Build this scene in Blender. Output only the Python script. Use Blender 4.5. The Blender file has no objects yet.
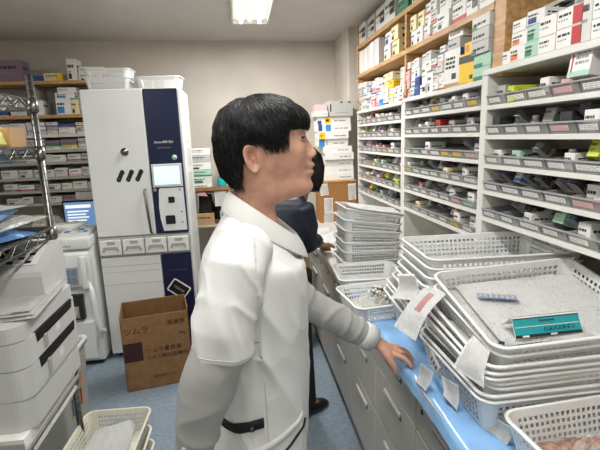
import bpy, bmesh, math, random
from math import sin, cos, pi, radians as R, sqrt
from mathutils import Vector, Matrix, noise
from mathutils.bvhtree import BVHTree
SC = bpy.context.scene
COL = SC.collection
rnd = random.Random(7)

# ------------------------------------------------------------------ materials
def lin(c):
    c /= 255.0
    return c / 12.92 if c <= .04045 else ((c + .055) / 1.055) ** 2.4
def rgb(*c): return (lin(c[0]), lin(c[1]), lin(c[2]), 1)
MATS = {}
def mat(name, col, rough=.5, metal=0, var=0, scale=20, bump=0, bscale=60, alpha=1, emit=0, spec=.5, stretch=None, coat=0, sss=0):
    m = bpy.data.materials.new(name); m.use_nodes = True
    nt = m.node_tree; N = nt.nodes; L = nt.links
    b = N['Principled BSDF']
    b.inputs['Base Color'].default_value = rgb(*col)
    b.inputs['Roughness'].default_value = rough
    b.inputs['Metallic'].default_value = metal
    b.inputs['Specular IOR Level'].default_value = spec
    b.inputs['Coat Weight'].default_value = coat
    if sss:
        b.inputs['Subsurface Weight'].default_value = sss
        b.inputs['Subsurface Radius'].default_value = (.012, .005, .003)
        b.inputs['Subsurface Scale'].default_value = .6
    if emit:
        b.inputs['Emission Color'].default_value = rgb(*col)
        b.inputs['Emission Strength'].default_value = emit
    tc = N.new('ShaderNodeTexCoord'); src = tc.outputs['Object']
    if stretch:
        mp = N.new('ShaderNodeMapping'); mp.inputs['Scale'].default_value = stretch
        L.new(src, mp.inputs['Vector']); src = mp.outputs['Vector']
    if var:
        n = N.new('ShaderNodeTexNoise'); n.inputs['Scale'].default_value = scale; n.inputs['Detail'].default_value = 4
        L.new(src, n.inputs['Vector'])
        cr = N.new('ShaderNodeValToRGB')
        c0 = rgb(*[max(0, x * (1 - var)) for x in col]); c1 = rgb(*[min(255, x * (1 + var)) for x in col])
        cr.color_ramp.elements[0].position = .3; cr.color_ramp.elements[1].position = .7
        cr.color_ramp.elements[0].color = c0; cr.color_ramp.elements[1].color = c1
        L.new(n.outputs['Fac'], cr.inputs['Fac']); L.new(cr.outputs['Color'], b.inputs['Base Color'])
    if bump:
        n2 = N.new('ShaderNodeTexNoise'); n2.inputs['Scale'].default_value = bscale; n2.inputs['Detail'].default_value = 3
        L.new(src, n2.inputs['Vector'])
        bp = N.new('ShaderNodeBump'); bp.inputs['Strength'].default_value = bump; bp.inputs['Distance'].default_value = .01
        L.new(n2.outputs['Fac'], bp.inputs['Height']); L.new(bp.outputs['Normal'], b.inputs['Normal'])
    if alpha < 1:
        b.inputs['Alpha'].default_value = alpha
    MATS[name] = m
    return m

mat('wall_paint', (214, 207, 196), .85, var=.03, scale=3, bump=.05, bscale=250)
mat('ceiling_paint', (206, 203, 198), .9, var=.02, scale=4, bump=.05, bscale=200)
mat('floor_vinyl', (136, 151, 164), .35, var=.07, scale=38, bump=.03, bscale=80)
mat('white_steel', (224, 223, 217), .4, var=.02, scale=6)
mat('grey_steel', (176, 173, 163), .4, var=.04, scale=6)
mat('cabinet_grey', (184, 182, 175), .4, var=.03, scale=5)
mat('cabinet_dark', (60, 60, 60), .5)
mat('handle_pale', (205, 203, 196), .35)
mat('blue_film', (140, 186, 232), .22, var=.06, scale=12, bump=.25, bscale=18, coat=.3)
mat('worktop_pale', (196, 194, 188), .4, var=.03, scale=9)
mat('wood', (190, 148, 98), .5, var=.13, scale=9, stretch=(6, .8, 6))
mat('wood_dark', (104, 72, 48), .6, var=.15, scale=9, stretch=(1, 1, 6))
mat('plastic_white', (228, 229, 228), .38, var=.015, scale=14)
mat('plastic_cream', (226, 224, 208), .4, var=.02, scale=14)
mat('plastic_grey', (170, 168, 160), .42)
mat('plastic_mid', (206, 206, 203), .42, var=.015, scale=9)
mat('plastic_dark', (42, 42, 44), .45)
mat('black', (14, 14, 15), .5)
mat('chrome', (128, 128, 126), .3, 1)
mat('navy', (20, 28, 62), .3, var=.04, scale=5)
mat('machine_white', (226, 228, 226), .3, var=.01, scale=4)
mat('paper', (240, 239, 234), .75, bump=.04, bscale=40)
mat('ink', (58, 58, 60), .7)
mat('ink_pale', (150, 150, 152), .7)
mat('ink_faint', (168, 168, 170), .7)
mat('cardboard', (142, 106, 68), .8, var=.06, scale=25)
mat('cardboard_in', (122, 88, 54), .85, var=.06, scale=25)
mat('maroon', (60, 30, 34), .8)
mat('cork', (160, 112, 64), .9, var=.16, scale=90)
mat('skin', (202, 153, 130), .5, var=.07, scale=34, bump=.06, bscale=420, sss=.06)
mat('skin_shaded', (146, 102, 80), .5, var=.06, scale=60, bump=.1, bscale=300, sss=.08)  # darker copy of the skin, the shade on the hand put into its colour
mat('lip', (142, 76, 70), .45, sss=.1)
mat('eye_white', (186, 178, 170), .15)
mat('iris', (30, 20, 16), .1)
mat('hair', (11, 10, 11), .46, spec=.4)
mat('hair_grey', (70, 68, 68), .45)
mat('tunic', (218, 219, 217), .72, var=.012, scale=10, bump=.10, bscale=900)
mat('tunic_seam', (196, 197, 195), .75)
mat('shirt_grey', (168, 168, 165), .75, var=.02, scale=12, bump=.12, bscale=700)
mat('navy_cloth', (24, 30, 46), .8, var=.1, scale=20)
mat('black_cloth', (20, 20, 22), .8, var=.1, scale=20)
mat('shoe_black', (16, 16, 17), .4)
mat('bin_clear', (168, 169, 170), .25, alpha=.5)
mat('bin_rim', (178, 180, 180), .25, alpha=.75)
mat('bag_clear', (226, 226, 220), .18, alpha=.42, bump=.3, bscale=30)
mat('bag_brown', (178, 142, 122), .15, alpha=.6, bump=.6, bscale=60, var=.3, scale=40)
mat('bag_blue', (84, 132, 186), .3, alpha=.82, bump=.4, bscale=25, var=.15, scale=16)
mat('bag_yellow', (222, 214, 128), .3, alpha=.85, bump=.4, bscale=30, var=.1, scale=16)
mat('foil', (188, 192, 198), .32, .8, bump=.3, bscale=200)
mat('teal', (30, 160, 168), .4)
mat('teal_dark', (12, 40, 44), .4)
mat('teal_liquid', (40, 170, 170), .2)
CC = {'white': (234, 233, 229), 'grey': (188, 187, 184), 'pale': (214, 213, 208), 'red': (190, 40, 48), 'blue': (44, 76, 140), 'sky': (60, 140, 208),
      'green': (40, 124, 84), 'mint': (168, 206, 186), 'orange': (226, 122, 52), 'yellow': (240, 196, 30), 'cream': (234, 222, 176),
      'pink': (230, 176, 178), 'purple': (142, 118, 136), 'lime': (196, 206, 48), 'tan': (186, 150, 108), 'wine': (120, 36, 60), 'charcoal': (46, 46, 48)}
for k, c in CC.items(): mat('card_' + k, c, .5, var=.015, scale=30)
mat('lamp_tube', (255, 252, 244), .4, emit=5.0)
mat('lamp_reflector', (240, 240, 236), .35)
mat('screen_blue', (112, 150, 200), .2, emit=.45)
mat('key_blue', (120, 142, 172), .4)
mat('screen_pale', (190, 226, 240), .2, emit=.85)
mat('screen_white', (232, 238, 240), .2, emit=.75)
mat('screen_green', (150, 200, 60), .2, emit=.6)

def printed(name, base=(238, 237, 233), ink=(120, 120, 124), rows=95, cover=.5):
    """paper with rows of fine illegible print running across it (object X along a row, Y down the page)"""
    m = bpy.data.materials.new(name); m.use_nodes = True
    nt = m.node_tree; N = nt.nodes; L = nt.links; b = N['Principled BSDF']; b.inputs['Roughness'].default_value = .75
    tc = N.new('ShaderNodeTexCoord'); sp = N.new('ShaderNodeSeparateXYZ'); L.new(tc.outputs['UV'], sp.inputs[0])
    def M(op, a, bb=None):
        n = N.new('ShaderNodeMath'); n.operation = op
        for i, v in enumerate((a, bb)):
            if v is None: continue
            if isinstance(v, (int, float)): n.inputs[i].default_value = v
            else: L.new(v, n.inputs[i])
        return n.outputs[0]
    yr = M('MULTIPLY', sp.outputs['Y'], rows); fr = M('FRACT', yr); row = M('LESS_THAN', fr, .4)
    cb = N.new('ShaderNodeCombineXYZ'); L.new(M('MULTIPLY', sp.outputs['X'], rows * 1.3), cb.inputs[0]); L.new(M('MULTIPLY', M('FLOOR', yr), 7.3), cb.inputs[1])
    n1 = N.new('ShaderNodeTexNoise'); n1.inputs['Scale'].default_value = 1.0; L.new(cb.outputs[0], n1.inputs['Vector'])
    n2 = N.new('ShaderNodeTexNoise'); n2.inputs['Scale'].default_value = 5.0; L.new(tc.outputs['UV'], n2.inputs['Vector'])
    on = M('MULTIPLY', M('MULTIPLY', row, M('GREATER_THAN', n1.outputs['Fac'], .57)), M('GREATER_THAN', n2.outputs['Fac'], 1 - cover))
    mx = N.new('ShaderNodeMix'); mx.data_type = 'RGBA'; L.new(on, mx.inputs['Factor'])
    mx.inputs['A'].default_value = rgb(*base); mx.inputs['B'].default_value = rgb(*ink)
    L.new(mx.outputs['Result'], b.inputs['Base Color'])
    MATS[name] = m
printed('paper_print', base=(250, 250, 248), rows=46, cover=.55, ink=(200, 200, 204))
printed('paper_dense', base=(250, 250, 248), rows=60, cover=.55, ink=(200, 200, 204))
printed('paper_form', base=(250, 250, 248), rows=34, cover=.54, ink=(196, 196, 202))

# ------------------------------------------------------------------ mesh builder
class MB:
    def __init__(s): s.v = []; s.f = []; s.m = []; s.s = []; s.uv = {}
    def add(s, vs, fs, m=0, sm=False):
        o = len(s.v); s.v += [tuple(v) for v in vs]
        for f in fs: s.f.append([o + i for i in f]); s.m.append(m); s.s.append(sm)
        return s
    def box(s, x0, y0, z0, x1, y1, z1, m=0, b=0, seg=1):
        if not b:
            v = [(x, y, z) for z in (z0, z1) for y in (y0, y1) for x in (x0, x1)]
            return s.add(v, [(0, 2, 3, 1), (4, 5, 7, 6), (0, 1, 5, 4), (2, 6, 7, 3), (0, 4, 6, 2), (1, 3, 7, 5)], m)
        bm = bmesh.new(); bmesh.ops.create_cube(bm, size=1)
        for v in bm.verts: v.co = Vector(((x0 + x1) / 2 + v.co.x * (x1 - x0), (y0 + y1) / 2 + v.co.y * (y1 - y0), (z0 + z1) / 2 + v.co.z * (z1 - z0)))
        bmesh.ops.bevel(bm, geom=bm.edges[:], offset=b, segments=seg, affect='EDGES', profile=.5)
        s.addbm(bm, m, seg > 1); return s
    def addbm(s, bm, m=0, sm=False):
        bm.verts.index_update()
        s.add([v.co[:] for v in bm.verts], [[v.index for v in f.verts] for f in bm.faces], m, sm); bm.free()
    def quad(s, a, b, c, d, m=0): return s.add([a, b, c, d], [(0, 1, 2, 3)], m)
    def tube(s, pts, r, n=8, m=0, cap=True, closed=False, sm=True, flat=1.0):
        pts = [Vector(p) for p in pts]; k = len(pts); rs = r if isinstance(r, (list, tuple)) else [r] * k
        vs = []; fs = []; ref = None
        for i, p in enumerate(pts):
            a = pts[(i - 1) % k] if (closed or i) else p; c = pts[(i + 1) % k] if (closed or i < k - 1) else p
            t = (c - a).normalized()
            if ref is None: ref = Vector((0, 0, 1)) if abs(t.z) < .9 else Vector((1, 0, 0))
            u = (ref - t * ref.dot(t)).normalized(); ref = u; w = t.cross(u)
            for j in range(n):
                q = 2 * pi * j / n; vs.append(p + (u * cos(q) * flat + w * sin(q)) * rs[i])
        for i in range(k if closed else k - 1):
            for j in range(n):
                a = i * n + j; b = i * n + (j + 1) % n; c = ((i + 1) % k) * n + (j + 1) % n; d = ((i + 1) % k) * n + j
                fs.append((a, b, c, d))
        if cap and not closed: fs += [tuple(range(n - 1, -1, -1)), tuple(range((k - 1) * n, k * n))]
        return s.add(vs, fs, m, sm)
    def lathe(s, prof, n=20, m=0, c=(0, 0, 0), sm=True):
        vs = [(c[0] + r * cos(2 * pi * j / n), c[1] + r * sin(2 * pi * j / n), c[2] + z) for r, z in prof for j in range(n)]
        fs = [(i * n + j, i * n + (j + 1) % n, (i + 1) * n + (j + 1) % n, (i + 1) * n + j) for i in range(len(prof) - 1) for j in range(n)]
        fs += [tuple(range(n - 1, -1, -1)), tuple(range((len(prof) - 1) * n, len(prof) * n))]
        return s.add(vs, fs, m, sm)
    def loft(s, rings, m=0, cap=True, sm=True, closed=True):
        n = len(rings[0]); vs = [p for r in rings for p in r]; fs = []
        for i in range(len(rings) - 1):
            for j in range(n if closed else n - 1):
                fs.append((i * n + j, i * n + (j + 1) % n, (i + 1) * n + (j + 1) % n, (i + 1) * n + j))
        if cap: fs += [tuple(range(n - 1, -1, -1)), tuple(range((len(rings) - 1) * n, len(rings) * n))]
        return s.add(vs, fs, m, sm)
    def prism(s, poly, axis, a, b, m=0):
        """polygon in the two other axes (in xyz order), extruded from a to b along axis"""
        def P(p, t): return {'x': (t, p[0], p[1]), 'y': (p[0], t, p[1]), 'z': (p[0], p[1], t)}[axis]
        n = len(poly); vs = [P(p, a) for p in poly] + [P(p, b) for p in poly]
        fs = [tuple(range(n - 1, -1, -1)), tuple(range(n, 2 * n))] + [(i, (i + 1) % n, n + (i + 1) % n, n + i) for i in range(n)]
        return s.add(vs, fs, m)
    def mesh(s, name, mats, fix=True):
        me = bpy.data.meshes.new(name); me.from_pydata(s.v, [], s.f)
        for k in mats: me.materials.append(MATS[k])
        me.polygons.foreach_set('material_index', s.m); me.polygons.foreach_set('use_smooth', s.s)
        if fix:
            bm = bmesh.new(); bm.from_mesh(me); bmesh.ops.recalc_face_normals(bm, faces=bm.faces); bm.to_mesh(me); bm.free()
        me.update(); return me
def O(name, me, parent=None, loc=(0, 0, 0), rot=(0, 0, 0)):
    o = bpy.data.objects.new(name, me); COL.objects.link(o)
    o.location = loc; o.rotation_euler = rot
    if parent: o.parent = parent
    return o
LABELS = {}
def tag(o, label, cat, group=None):
    n = len(label.split())
    if not 4 <= n <= 16: print('LABEL LENGTH', n, label)
    if label in LABELS: print('LABEL TWICE', label)
    LABELS[label] = o.name
    o['label'] = label; o['category'] = cat
    if group: o['group'] = group
    return o
def thing(name, label, cat, group=None, loc=(0, 0, 0), rot=(0, 0, 0)):
    return tag(O(name, None, None, loc, rot), label, cat, group)
def solo(name, me, label, cat, group=None, loc=(0, 0, 0), rot=(0, 0, 0)):
    return tag(O(name, me, None, loc, rot), label, cat, group)
def part(name, mb, mats, parent, loc=(0, 0, 0), rot=(0, 0, 0)):
    return O(name, mb.mesh(name, mats) if isinstance(mb, MB) else mb, parent, loc, rot)
def struct(name, mb, mats):
    o = O(name, mb.mesh(name, mats)); o['kind'] = 'structure'; return o
def dup(root, loc, rot, label, group=None):
    r = root.copy(); COL.objects.link(r); r.location = loc; r.rotation_euler = rot
    for ch in root.children:
        c = ch.copy(); COL.objects.link(c); c.parent = r
        for g in ch.children:
            d = g.copy(); COL.objects.link(d); d.parent = c
    return tag(r, label, root['category'], group or root.get('group'))
ORD = ['first', 'second', 'third', 'fourth', 'fifth', 'sixth', 'seventh', 'eighth', 'ninth', 'tenth', 'eleventh', 'twelfth', 'thirteenth', 'fourteenth', 'fifteenth']
TMP = bpy.data.scenes.new('work')
def evaluated(o):
    TMP.collection.objects.link(o); vl = TMP.view_layers[0]; vl.update(); dg = vl.depsgraph
    if dg is None:
        with bpy.context.temp_override(scene=TMP, view_layer=vl): dg = bpy.context.evaluated_depsgraph_get()
    dg.update()
    me = bpy.data.meshes.new_from_object(o.evaluated_get(dg)); bpy.data.objects.remove(o); return me
def text(name, body, size, material, parent, loc, rot, ax='CENTER'):
    cu = bpy.data.curves.new(name, 'FONT'); cu.body = body; cu.size = size; cu.align_x = ax; cu.align_y = 'CENTER'; cu.extrude = .0004
    me = evaluated(bpy.data.objects.new(name, cu))
    me.materials.clear(); me.materials.append(MATS[material])
    return O(name, me, parent, loc, rot)
def smoothstep(a, b, x):
    t = max(0, min(1, (x - a) / (b - a))); return t * t * (3 - 2 * t)
def interp(tab, x):
    if x <= tab[0][0]: return tab[0][1]
    for (a, u), (b, v) in zip(tab, tab[1:]):
        if x <= b: return u + (v - u) * (x - a) / (b - a)
    return tab[-1][1]
def spline(tab, x):
    """monotone-ish Catmull interpolation of a table"""
    n = len(tab)
    if x <= tab[0][0]: return tab[0][1]
    if x >= tab[-1][0]: return tab[-1][1]
    for i in range(n - 1):
        if x <= tab[i + 1][0]:
            x0, y0 = tab[i]; x1, y1 = tab[i + 1]
            m0 = (y1 - tab[i - 1][1]) / (x1 - tab[i - 1][0]) if i else (y1 - y0) / (x1 - x0)
            m1 = (tab[i + 2][1] - y0) / (tab[i + 2][0] - x0) if i + 2 < n else (y1 - y0) / (x1 - x0)
            h = x1 - x0; t = (x - x0) / h
            return (2*t**3 - 3*t*t + 1) * y0 + (t**3 - 2*t*t + t) * h * m0 + (-2*t**3 + 3*t*t) * y1 + (t**3 - t*t) * h * m1
def fbm(p, sc=1.0, oct=3):
    p = Vector(p) * sc; a = 1; t = 0
    for _ in range(oct): t += a * noise.noise(p); p = p * 2.03; a *= .5
    return t

# ------------------------------------------------------------------ camera, room, light
PITCH, YAW, ROLL, CAMH = R(11.3), R(7.4), R(-2.1), 1.55
fw = Vector((sin(YAW) * cos(PITCH), cos(YAW) * cos(PITCH), -sin(PITCH)))
r0 = Vector((cos(YAW), -sin(YAW), 0)); u0 = r0.cross(fw)
rt = r0 * cos(ROLL) + u0 * sin(ROLL); up = u0 * cos(ROLL) - r0 * sin(ROLL)
cd = bpy.data.cameras.new('camera'); cam = bpy.data.objects.new('camera', cd); COL.objects.link(cam)
M = Matrix((rt, up, -fw)).transposed().to_4x4(); M.translation = (0, 0, CAMH); cam.matrix_world = M
cd.sensor_fit = 'HORIZONTAL'; cd.sensor_width = 36; cd.lens = 36 * 441 / 600; cd.clip_start = .02
SC.camera = cam

XL, XR, YB, YN, ZC = -2.25, 1.38, 4.42, -1.9, 2.45
def slab(name, a, b, m): struct(name, MB().box(*a, *b), [m])
slab('floor', (XL - .1, YN - .1, -.1), (XR + .1, YB + .25, 0), 'floor_vinyl')
slab('ceiling', (XL - .1, YN - .1, ZC), (XR + .1, YB + .25, ZC + .1), 'ceiling_paint')
# the far wall is not quite square to the shelves
struct('wall_back', MB().prism([(XL - .1, YB - .13), (XR + .1, YB + .09), (XR + .1, YB + .25), (XL - .1, YB + .25)], 'z', 0, ZC), ['wall_paint'])
slab('wall_right', (XR, YN, 0), (XR + .1, YB + .2, ZC), 'wall_paint')
slab('wall_left', (XL - .1, YN, 0), (XL, YB + .2, ZC), 'wall_paint')
slab('wall_front', (XL - .1, YN - .1, 0), (XR + .1, YN, ZC), 'wall_paint')
struct('trim_1', MB().box(.985, 3.93, 0, XR, 4.6, ZC, b=.004), ['wall_paint'])     # boxed-in column in the corner

def troffer(x, y, label, watts):
    t = thing('ceiling_light', label, 'ceiling light', 'fluorescent ceiling lights', (x, y, ZC))
    w, l = .135, .6
    h = MB()
    h.box(-w, -l, -.004, w, l, 0, 0)
    for s in (-1, 1): h.box(s * w - .006, -l, -.03, s * w + .006, l, 0)
    for s in (-1, 1): h.box(-w, s * l - .006, -.03, w, s * l + .006, 0)
    part('housing', h, ['white_steel'], t)
    r = MB()
    r.prism([(-.02, -.005), (0, -.035), (.02, -.005)], 'y', -l + .02, l - .02)
    part('reflector', r, ['lamp_reflector'], t)
    for s in (-1, 1):
        part('tube', MB().tube([(s * .07, -l + .03, -.02), (s * .07, l - .03, -.02)], .014, 12), ['lamp_tube'], t)
        for q in (-1, 1): part('lamp_holder', MB().box(s * .07 - .016, q * (l - .02) - .012, -.036, s * .07 + .016, q * (l - .02) + .012, -.002), ['plastic_white'], t)
    ld = bpy.data.lights.new('troffer_light', 'AREA'); ld.shape = 'RECTANGLE'; ld.size = .22; ld.size_y = 1.12; ld.energy = watts; ld.color = (1, .985, .96)
    lo = bpy.data.objects.new('troffer_light', ld); COL.objects.link(lo); lo.location = (x, y, ZC - .04)
troffer(.145, 3.07, 'lit twin tube fluorescent ceiling light above the man', 33)
troffer(.145, .75, 'added unseen fluorescent ceiling light straight above the camera', 16)  # extra fitting out of view, added to soften the light
troffer(-1.35, 1.0, 'added fluorescent ceiling light above the printer rack, out of shot', 20)  # also added out of view, one more soft source
troffer(.145, -1.0, 'added unseen fluorescent ceiling light behind the camera', 11)  # unseen lamp added behind the view for softer room light
W = bpy.data.worlds.new('world'); SC.world = W; W.use_nodes = True
W.node_tree.nodes['Background'].inputs[0].default_value = (.9, .92, 1, 1); W.node_tree.nodes['Background'].inputs[1].default_value = .15
vs = SC.view_settings; vs.view_transform = 'Standard'; vs.look = 'None'; vs.gamma = 1; vs.exposure = .2; vs.use_curve_mapping = False

# ------------------------------------------------------------------ cartons
_ck = {}
def carton_mesh(w, d, h, body='white', marks=(), open_=False):
    """closed carton, origin at bottom centre, front to -Y; marks = (face, u0, v0, u1, v1, colour), faces F front, L left, R right, T top"""
    key = (round(w, 4), round(d, 4), round(h, 4), body, tuple(marks))
    if key in _ck: return _ck[key]
    mats = ['card_' + body]; mb = MB().box(-w / 2, -d / 2, 0, w / 2, d / 2, h, 0, b=min(.0016, h * .08))
    e = .0005
    for f, a, b, c, dd, colr in marks:
        k = colr if colr in MATS else 'card_' + colr
        if k not in mats: mats.append(k)
        i = mats.index(k)
        if f == 'F': P = lambda u, v: (-w / 2 + u * w, -d / 2 - e, v * h)
        elif f == 'L': P = lambda u, v: (-w / 2 - e, d / 2 - u * d, v * h)
        elif f == 'R': P = lambda u, v: (w / 2 + e, -d / 2 + u * d, v * h)
        else: P = lambda u, v: (-w / 2 + u * w, -d / 2 + v * d, h + e)
        mb.add([P(a, b), P(c, b), P(c, dd), P(a, dd)], [(0, 1, 2, 3)], i)
    me = mb.mesh('carton', mats, fix=False); _ck[key] = me; return me
def textmarks(face, r, u0=.08, u1=.9, v0=.55, v1=.8, n=1, col='ink'):
    """rows of word-like blocks"""
    out = []
    for k in range(n):
        a = v0 + (v1 - v0) * k / n; b = a + (v1 - v0) / n * .6; u = u0
        while u < u1 - .05:
            l = min(u1 - u, r.uniform(.06, .22)); out.append((face, round(u, 3), round(a, 3), round(u + l, 3), round(b, 3), col)); u += l + .035
    return out
def style_marks(kind, r):
    """printing on front and the two visible ends of a carton of the given look"""
    mk = []
    if kind != 'plain':
        mk += textmarks('F', r, .08, r.uniform(.5, .85), .6, .82, 1) + textmarks('F', r, .08, r.uniform(.4, .7), .38, .5, 1, 'ink_pale')
        mk += textmarks('R', r, .1, .7, .6, .8, 1) + textmarks('L', r, .1, .7, .6, .8, 1)
    if kind == 'black_square': mk += [('F', .1, .1, .42, .34, 'charcoal'), ('R', .12, .1, .3, .32, 'charcoal'), ('L', .7, .1, .88, .32, 'charcoal')]
    elif kind == 'black_label': mk += [('F', .5, .25, .97, .75, 'charcoal'), ('F', .56, .45, .9, .56, 'white'), ('L', .3, .25, .7, .75, 'charcoal')]
    elif kind.endswith('_stripe'):
        c = kind[:-7]; mk += [('F', 0, .06, 1, .27, c), ('R', 0, .06, 1, .27, c), ('L', 0, .06, 1, .27, c)]
    elif kind.endswith('_end'):
        c = kind[:-4]; mk += [('F', .66, .05, 1, .95, c), ('R', 0, .05, .3, .95, c), ('L', .5, .05, 1, .95, c)]
    elif kind.endswith('_patch'):
        c = kind[:-6]; mk += [('F', .08, .1, .55, .5, c), ('R', .1, .15, .5, .5, c), ('L', .5, .15, .9, .5, c)]
    return mk
def look(body, kind):
    b = {'pale': 'off white', 'cream': 'cream'}.get(body, body)
    if kind == 'plain': return f'plain {b} carton'
    if kind == 'text': return f'printed {b} carton'
    if kind == 'black_square': return f'{b} carton with black square'
    if kind == 'black_label': return f'{b} carton with black label'
    return f'{b} carton with {kind.replace("_", " ")}'
def carton(w, d, h, body, kind, label, group, loc, rz, seed=0, tilt=0):
    r = random.Random(seed % 3 + len(body) * 7 + len(kind))
    me = carton_mesh(w, d, h, body, style_marks(kind, r))
    return solo('carton', me, label, 'box', group, loc, (tilt, 0, rz))

# ------------------------------------------------------------------ counter with drawers
CT, CX = .81, .49                       # top height, front edge
for i, (y0, y1) in enumerate([(-.06, .36), (.36, .78), (.78, 1.20), (1.20, 1.62), (1.62, 2.04), (2.04, 2.46), (2.46, 2.88), (2.88, 3.30), (3.30, 3.72)]):
    if i < 1: continue
    where = ['', 'nearest the camera', 'below the front basket stack', 'under the hand of the man', 'under the bagged basket', 'second beyond the hand', 'third beyond the hand',
             'fourth beyond the hand', 'at the far end of the worktop'][i]
    t = thing('drawer_cabinet', f'grey steel drawer cabinet under the worktop, {where}', 'cabinet', 'drawer cabinets under the worktop', (.51, (y0 + y1) / 2, 0))
    w = (y1 - y0) / 2
    b = MB().box(.012, -w + .001, .07, .80, w - .001, .772, 0); b.box(.03, -w + .001, 0, .80, w - .001, .07, 1)
    part('body', b, ['cabinet_grey', 'cabinet_dark'], t)
    for z0, z1 in ((.63, .768), (.40, .624), (.08, .394)):
        dr = part('drawer', MB().box(-.006, -w + .004, z0, .012, w - .004, z1, 0, b=.003), ['cabinet_grey'], t)
        zc = z1 - .055
        part('handle_recess', MB().box(-.0075, -.085, zc - .012, -.0055, .085, zc + .012), ['cabinet_dark'], dr)
        part('handle', MB().box(-.016, -.085, zc + .004, -.006, .085, zc + .02, 0, b=.003), ['handle_pale'], dr)
        if z0 > .6: part('lock', MB().tube([(-.009, w - .05, zc), (-.005, w - .05, zc)], .008, 12), ['cabinet_dark'], dr)
wt = thing('worktop', 'long pale worktop over the grey drawer cabinets', 'worktop', None, (0, 0, 0))
part('slab', MB().box(CX, -.1, .774, XR, 3.92, CT, b=.004), ['worktop_pale'], wt)
part('edge_strip', MB().box(CX - .003, -.1, .776, CX + .001, 3.92, CT - .002), ['handle_pale'], wt)

# blue film laid over the front of the worktop, hanging a little over the edge
def film():
    mb = MB(); ny, prof = 46, [(.480, .772), (.486, .795), (.490, .811), (.505, .8135), (.54, .8125), (.58, .8125), (.62, .8125)]
    V = []
    for i in range(ny + 1):
        y = .42 + 1.55 * i / ny
        for j, (x, z) in enumerate(prof):
            nz = fbm((x * 9, y * 7, 0)); dx = .006 * nz if j < 3 else 0
            V.append((x - .004 + dx + (.012 * noise.noise(Vector((y * 5, 3, 0))) if j == 6 else 0), y, z + (max(0, nz) * .003 if j > 2 else 0) + (.01 * noise.noise(Vector((y * 6, 9, 0))) if j == 0 else 0)))
    k = len(prof)
    mb.add(V, [(i * k + j, i * k + j + 1, (i + 1) * k + j + 1, (i + 1) * k + j) for i in range(ny) for j in range(k - 1)], 0, True)
    return mb
solo('plastic_sheet', film().mesh('plastic_sheet', ['blue_film']), 'glossy light blue plastic sheet over the front of the worktop', 'plastic sheet')

# ------------------------------------------------------------------ steel shelving with drug bins
def shelving(y0, y1, x, zs, top, zfoot, label, thick=.03, depth=.33):
    t = thing('shelving_unit', label, 'shelf', 'white steel shelving on the worktop', (x, (y0 + y1) / 2, CT))
    w = (y1 - y0) / 2; H = top - CT
    for s in (-1, 1):
        a = s * w; b_ = a - s * thick
        part('side_panel', MB().box(0, min(a, b_), 0, depth, max(a, b_), H, 0, b=.002), ['white_steel'], t)
    part('back_panel', MB().box(depth - .012, -w + thick, zfoot - CT, depth, w - thick, H), ['white_steel'], t)
    for k, z in enumerate(zs):
        sh = MB().box(.003, -w + thick, z - CT - .016, depth - .012, w - thick, z - CT)
        sh.box(-.001, -w + thick, z - CT - .015, .004, w - thick, z - CT + .001)
        part('shelf', sh, ['white_steel'], t)
    part('top_panel', MB().box(-.004, -w, H - .022, depth, w, H, 0, b=.002), ['white_steel'], t)
    return t
ZM = [1.648, 1.539, 1.425, 1.316, 1.209, 1.096]
ZF = [1.63, 1.525, 1.418, 1.308, 1.195, 1.082]
ZN = [1.643, 1.529, 1.414, 1.308, 1.197]
shelving(2.655, 3.71, 1.0, ZF, 1.742, 1.06, 'far white steel shelving unit of drug bins, by the corner column', .025)
shelving(1.735, 2.65, 1.0, ZM, 1.752, 1.07, 'middle white steel shelving unit of drug bins', .03)
shelving(.80, 1.73, .985, ZN, 1.783, 1.17, 'near white steel shelving unit of drug bins, at the right edge', .036)

def bin_meshes(w):
    d, hf, hb, t = .27, .036, .052, .0025
    mb = MB(); h = w / 2
    mb.box(-h, -d / 2 + .01, 0, h, d / 2, t)
    mb.add([(-h, -d / 2 + .01, 0), (h, -d / 2 + .01, 0), (h, -d / 2 - .004, hf), (-h, -d / 2 - .004, hf),
            (-h, -d / 2 + .01 + t, 0), (h, -d / 2 + .01 + t, 0), (h, -d / 2 - .004 + t, hf), (-h, -d / 2 - .004 + t, hf)],
           [(0, 1, 2, 3), (7, 6, 5, 4), (3, 2, 6, 7), (1, 5, 6, 2), (0, 3, 7, 4)])
    for s in (-1, 1):
        a, b = (h - t, h) if s > 0 else (-h, -h + t)
        mb.prism([(-d / 2 + .01, 0), (d / 2, 0), (d / 2, hb), (-d / 2 - .004, hf)], 'x', a, b)
    mb.box(-h, d / 2 - t, 0, h, d / 2, hb)
    rim = MB().box(-h - .001, -d / 2 - .007, hf - .003, h + .001, -d / 2 - .001, hf + .002)
    for s in (-1, 1): rim.add([(s * h - .0015, -d / 2 - .004, hf), (s * h + .0015, -d / 2 - .004, hf), (s * h + .0015, d / 2, hb + .002), (s * h - .0015, d / 2, hb + .002)], [(0, 1, 2, 3)])
    return mb.mesh('tray', ['bin_clear']), rim.mesh('rim', ['bin_rim'])
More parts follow.
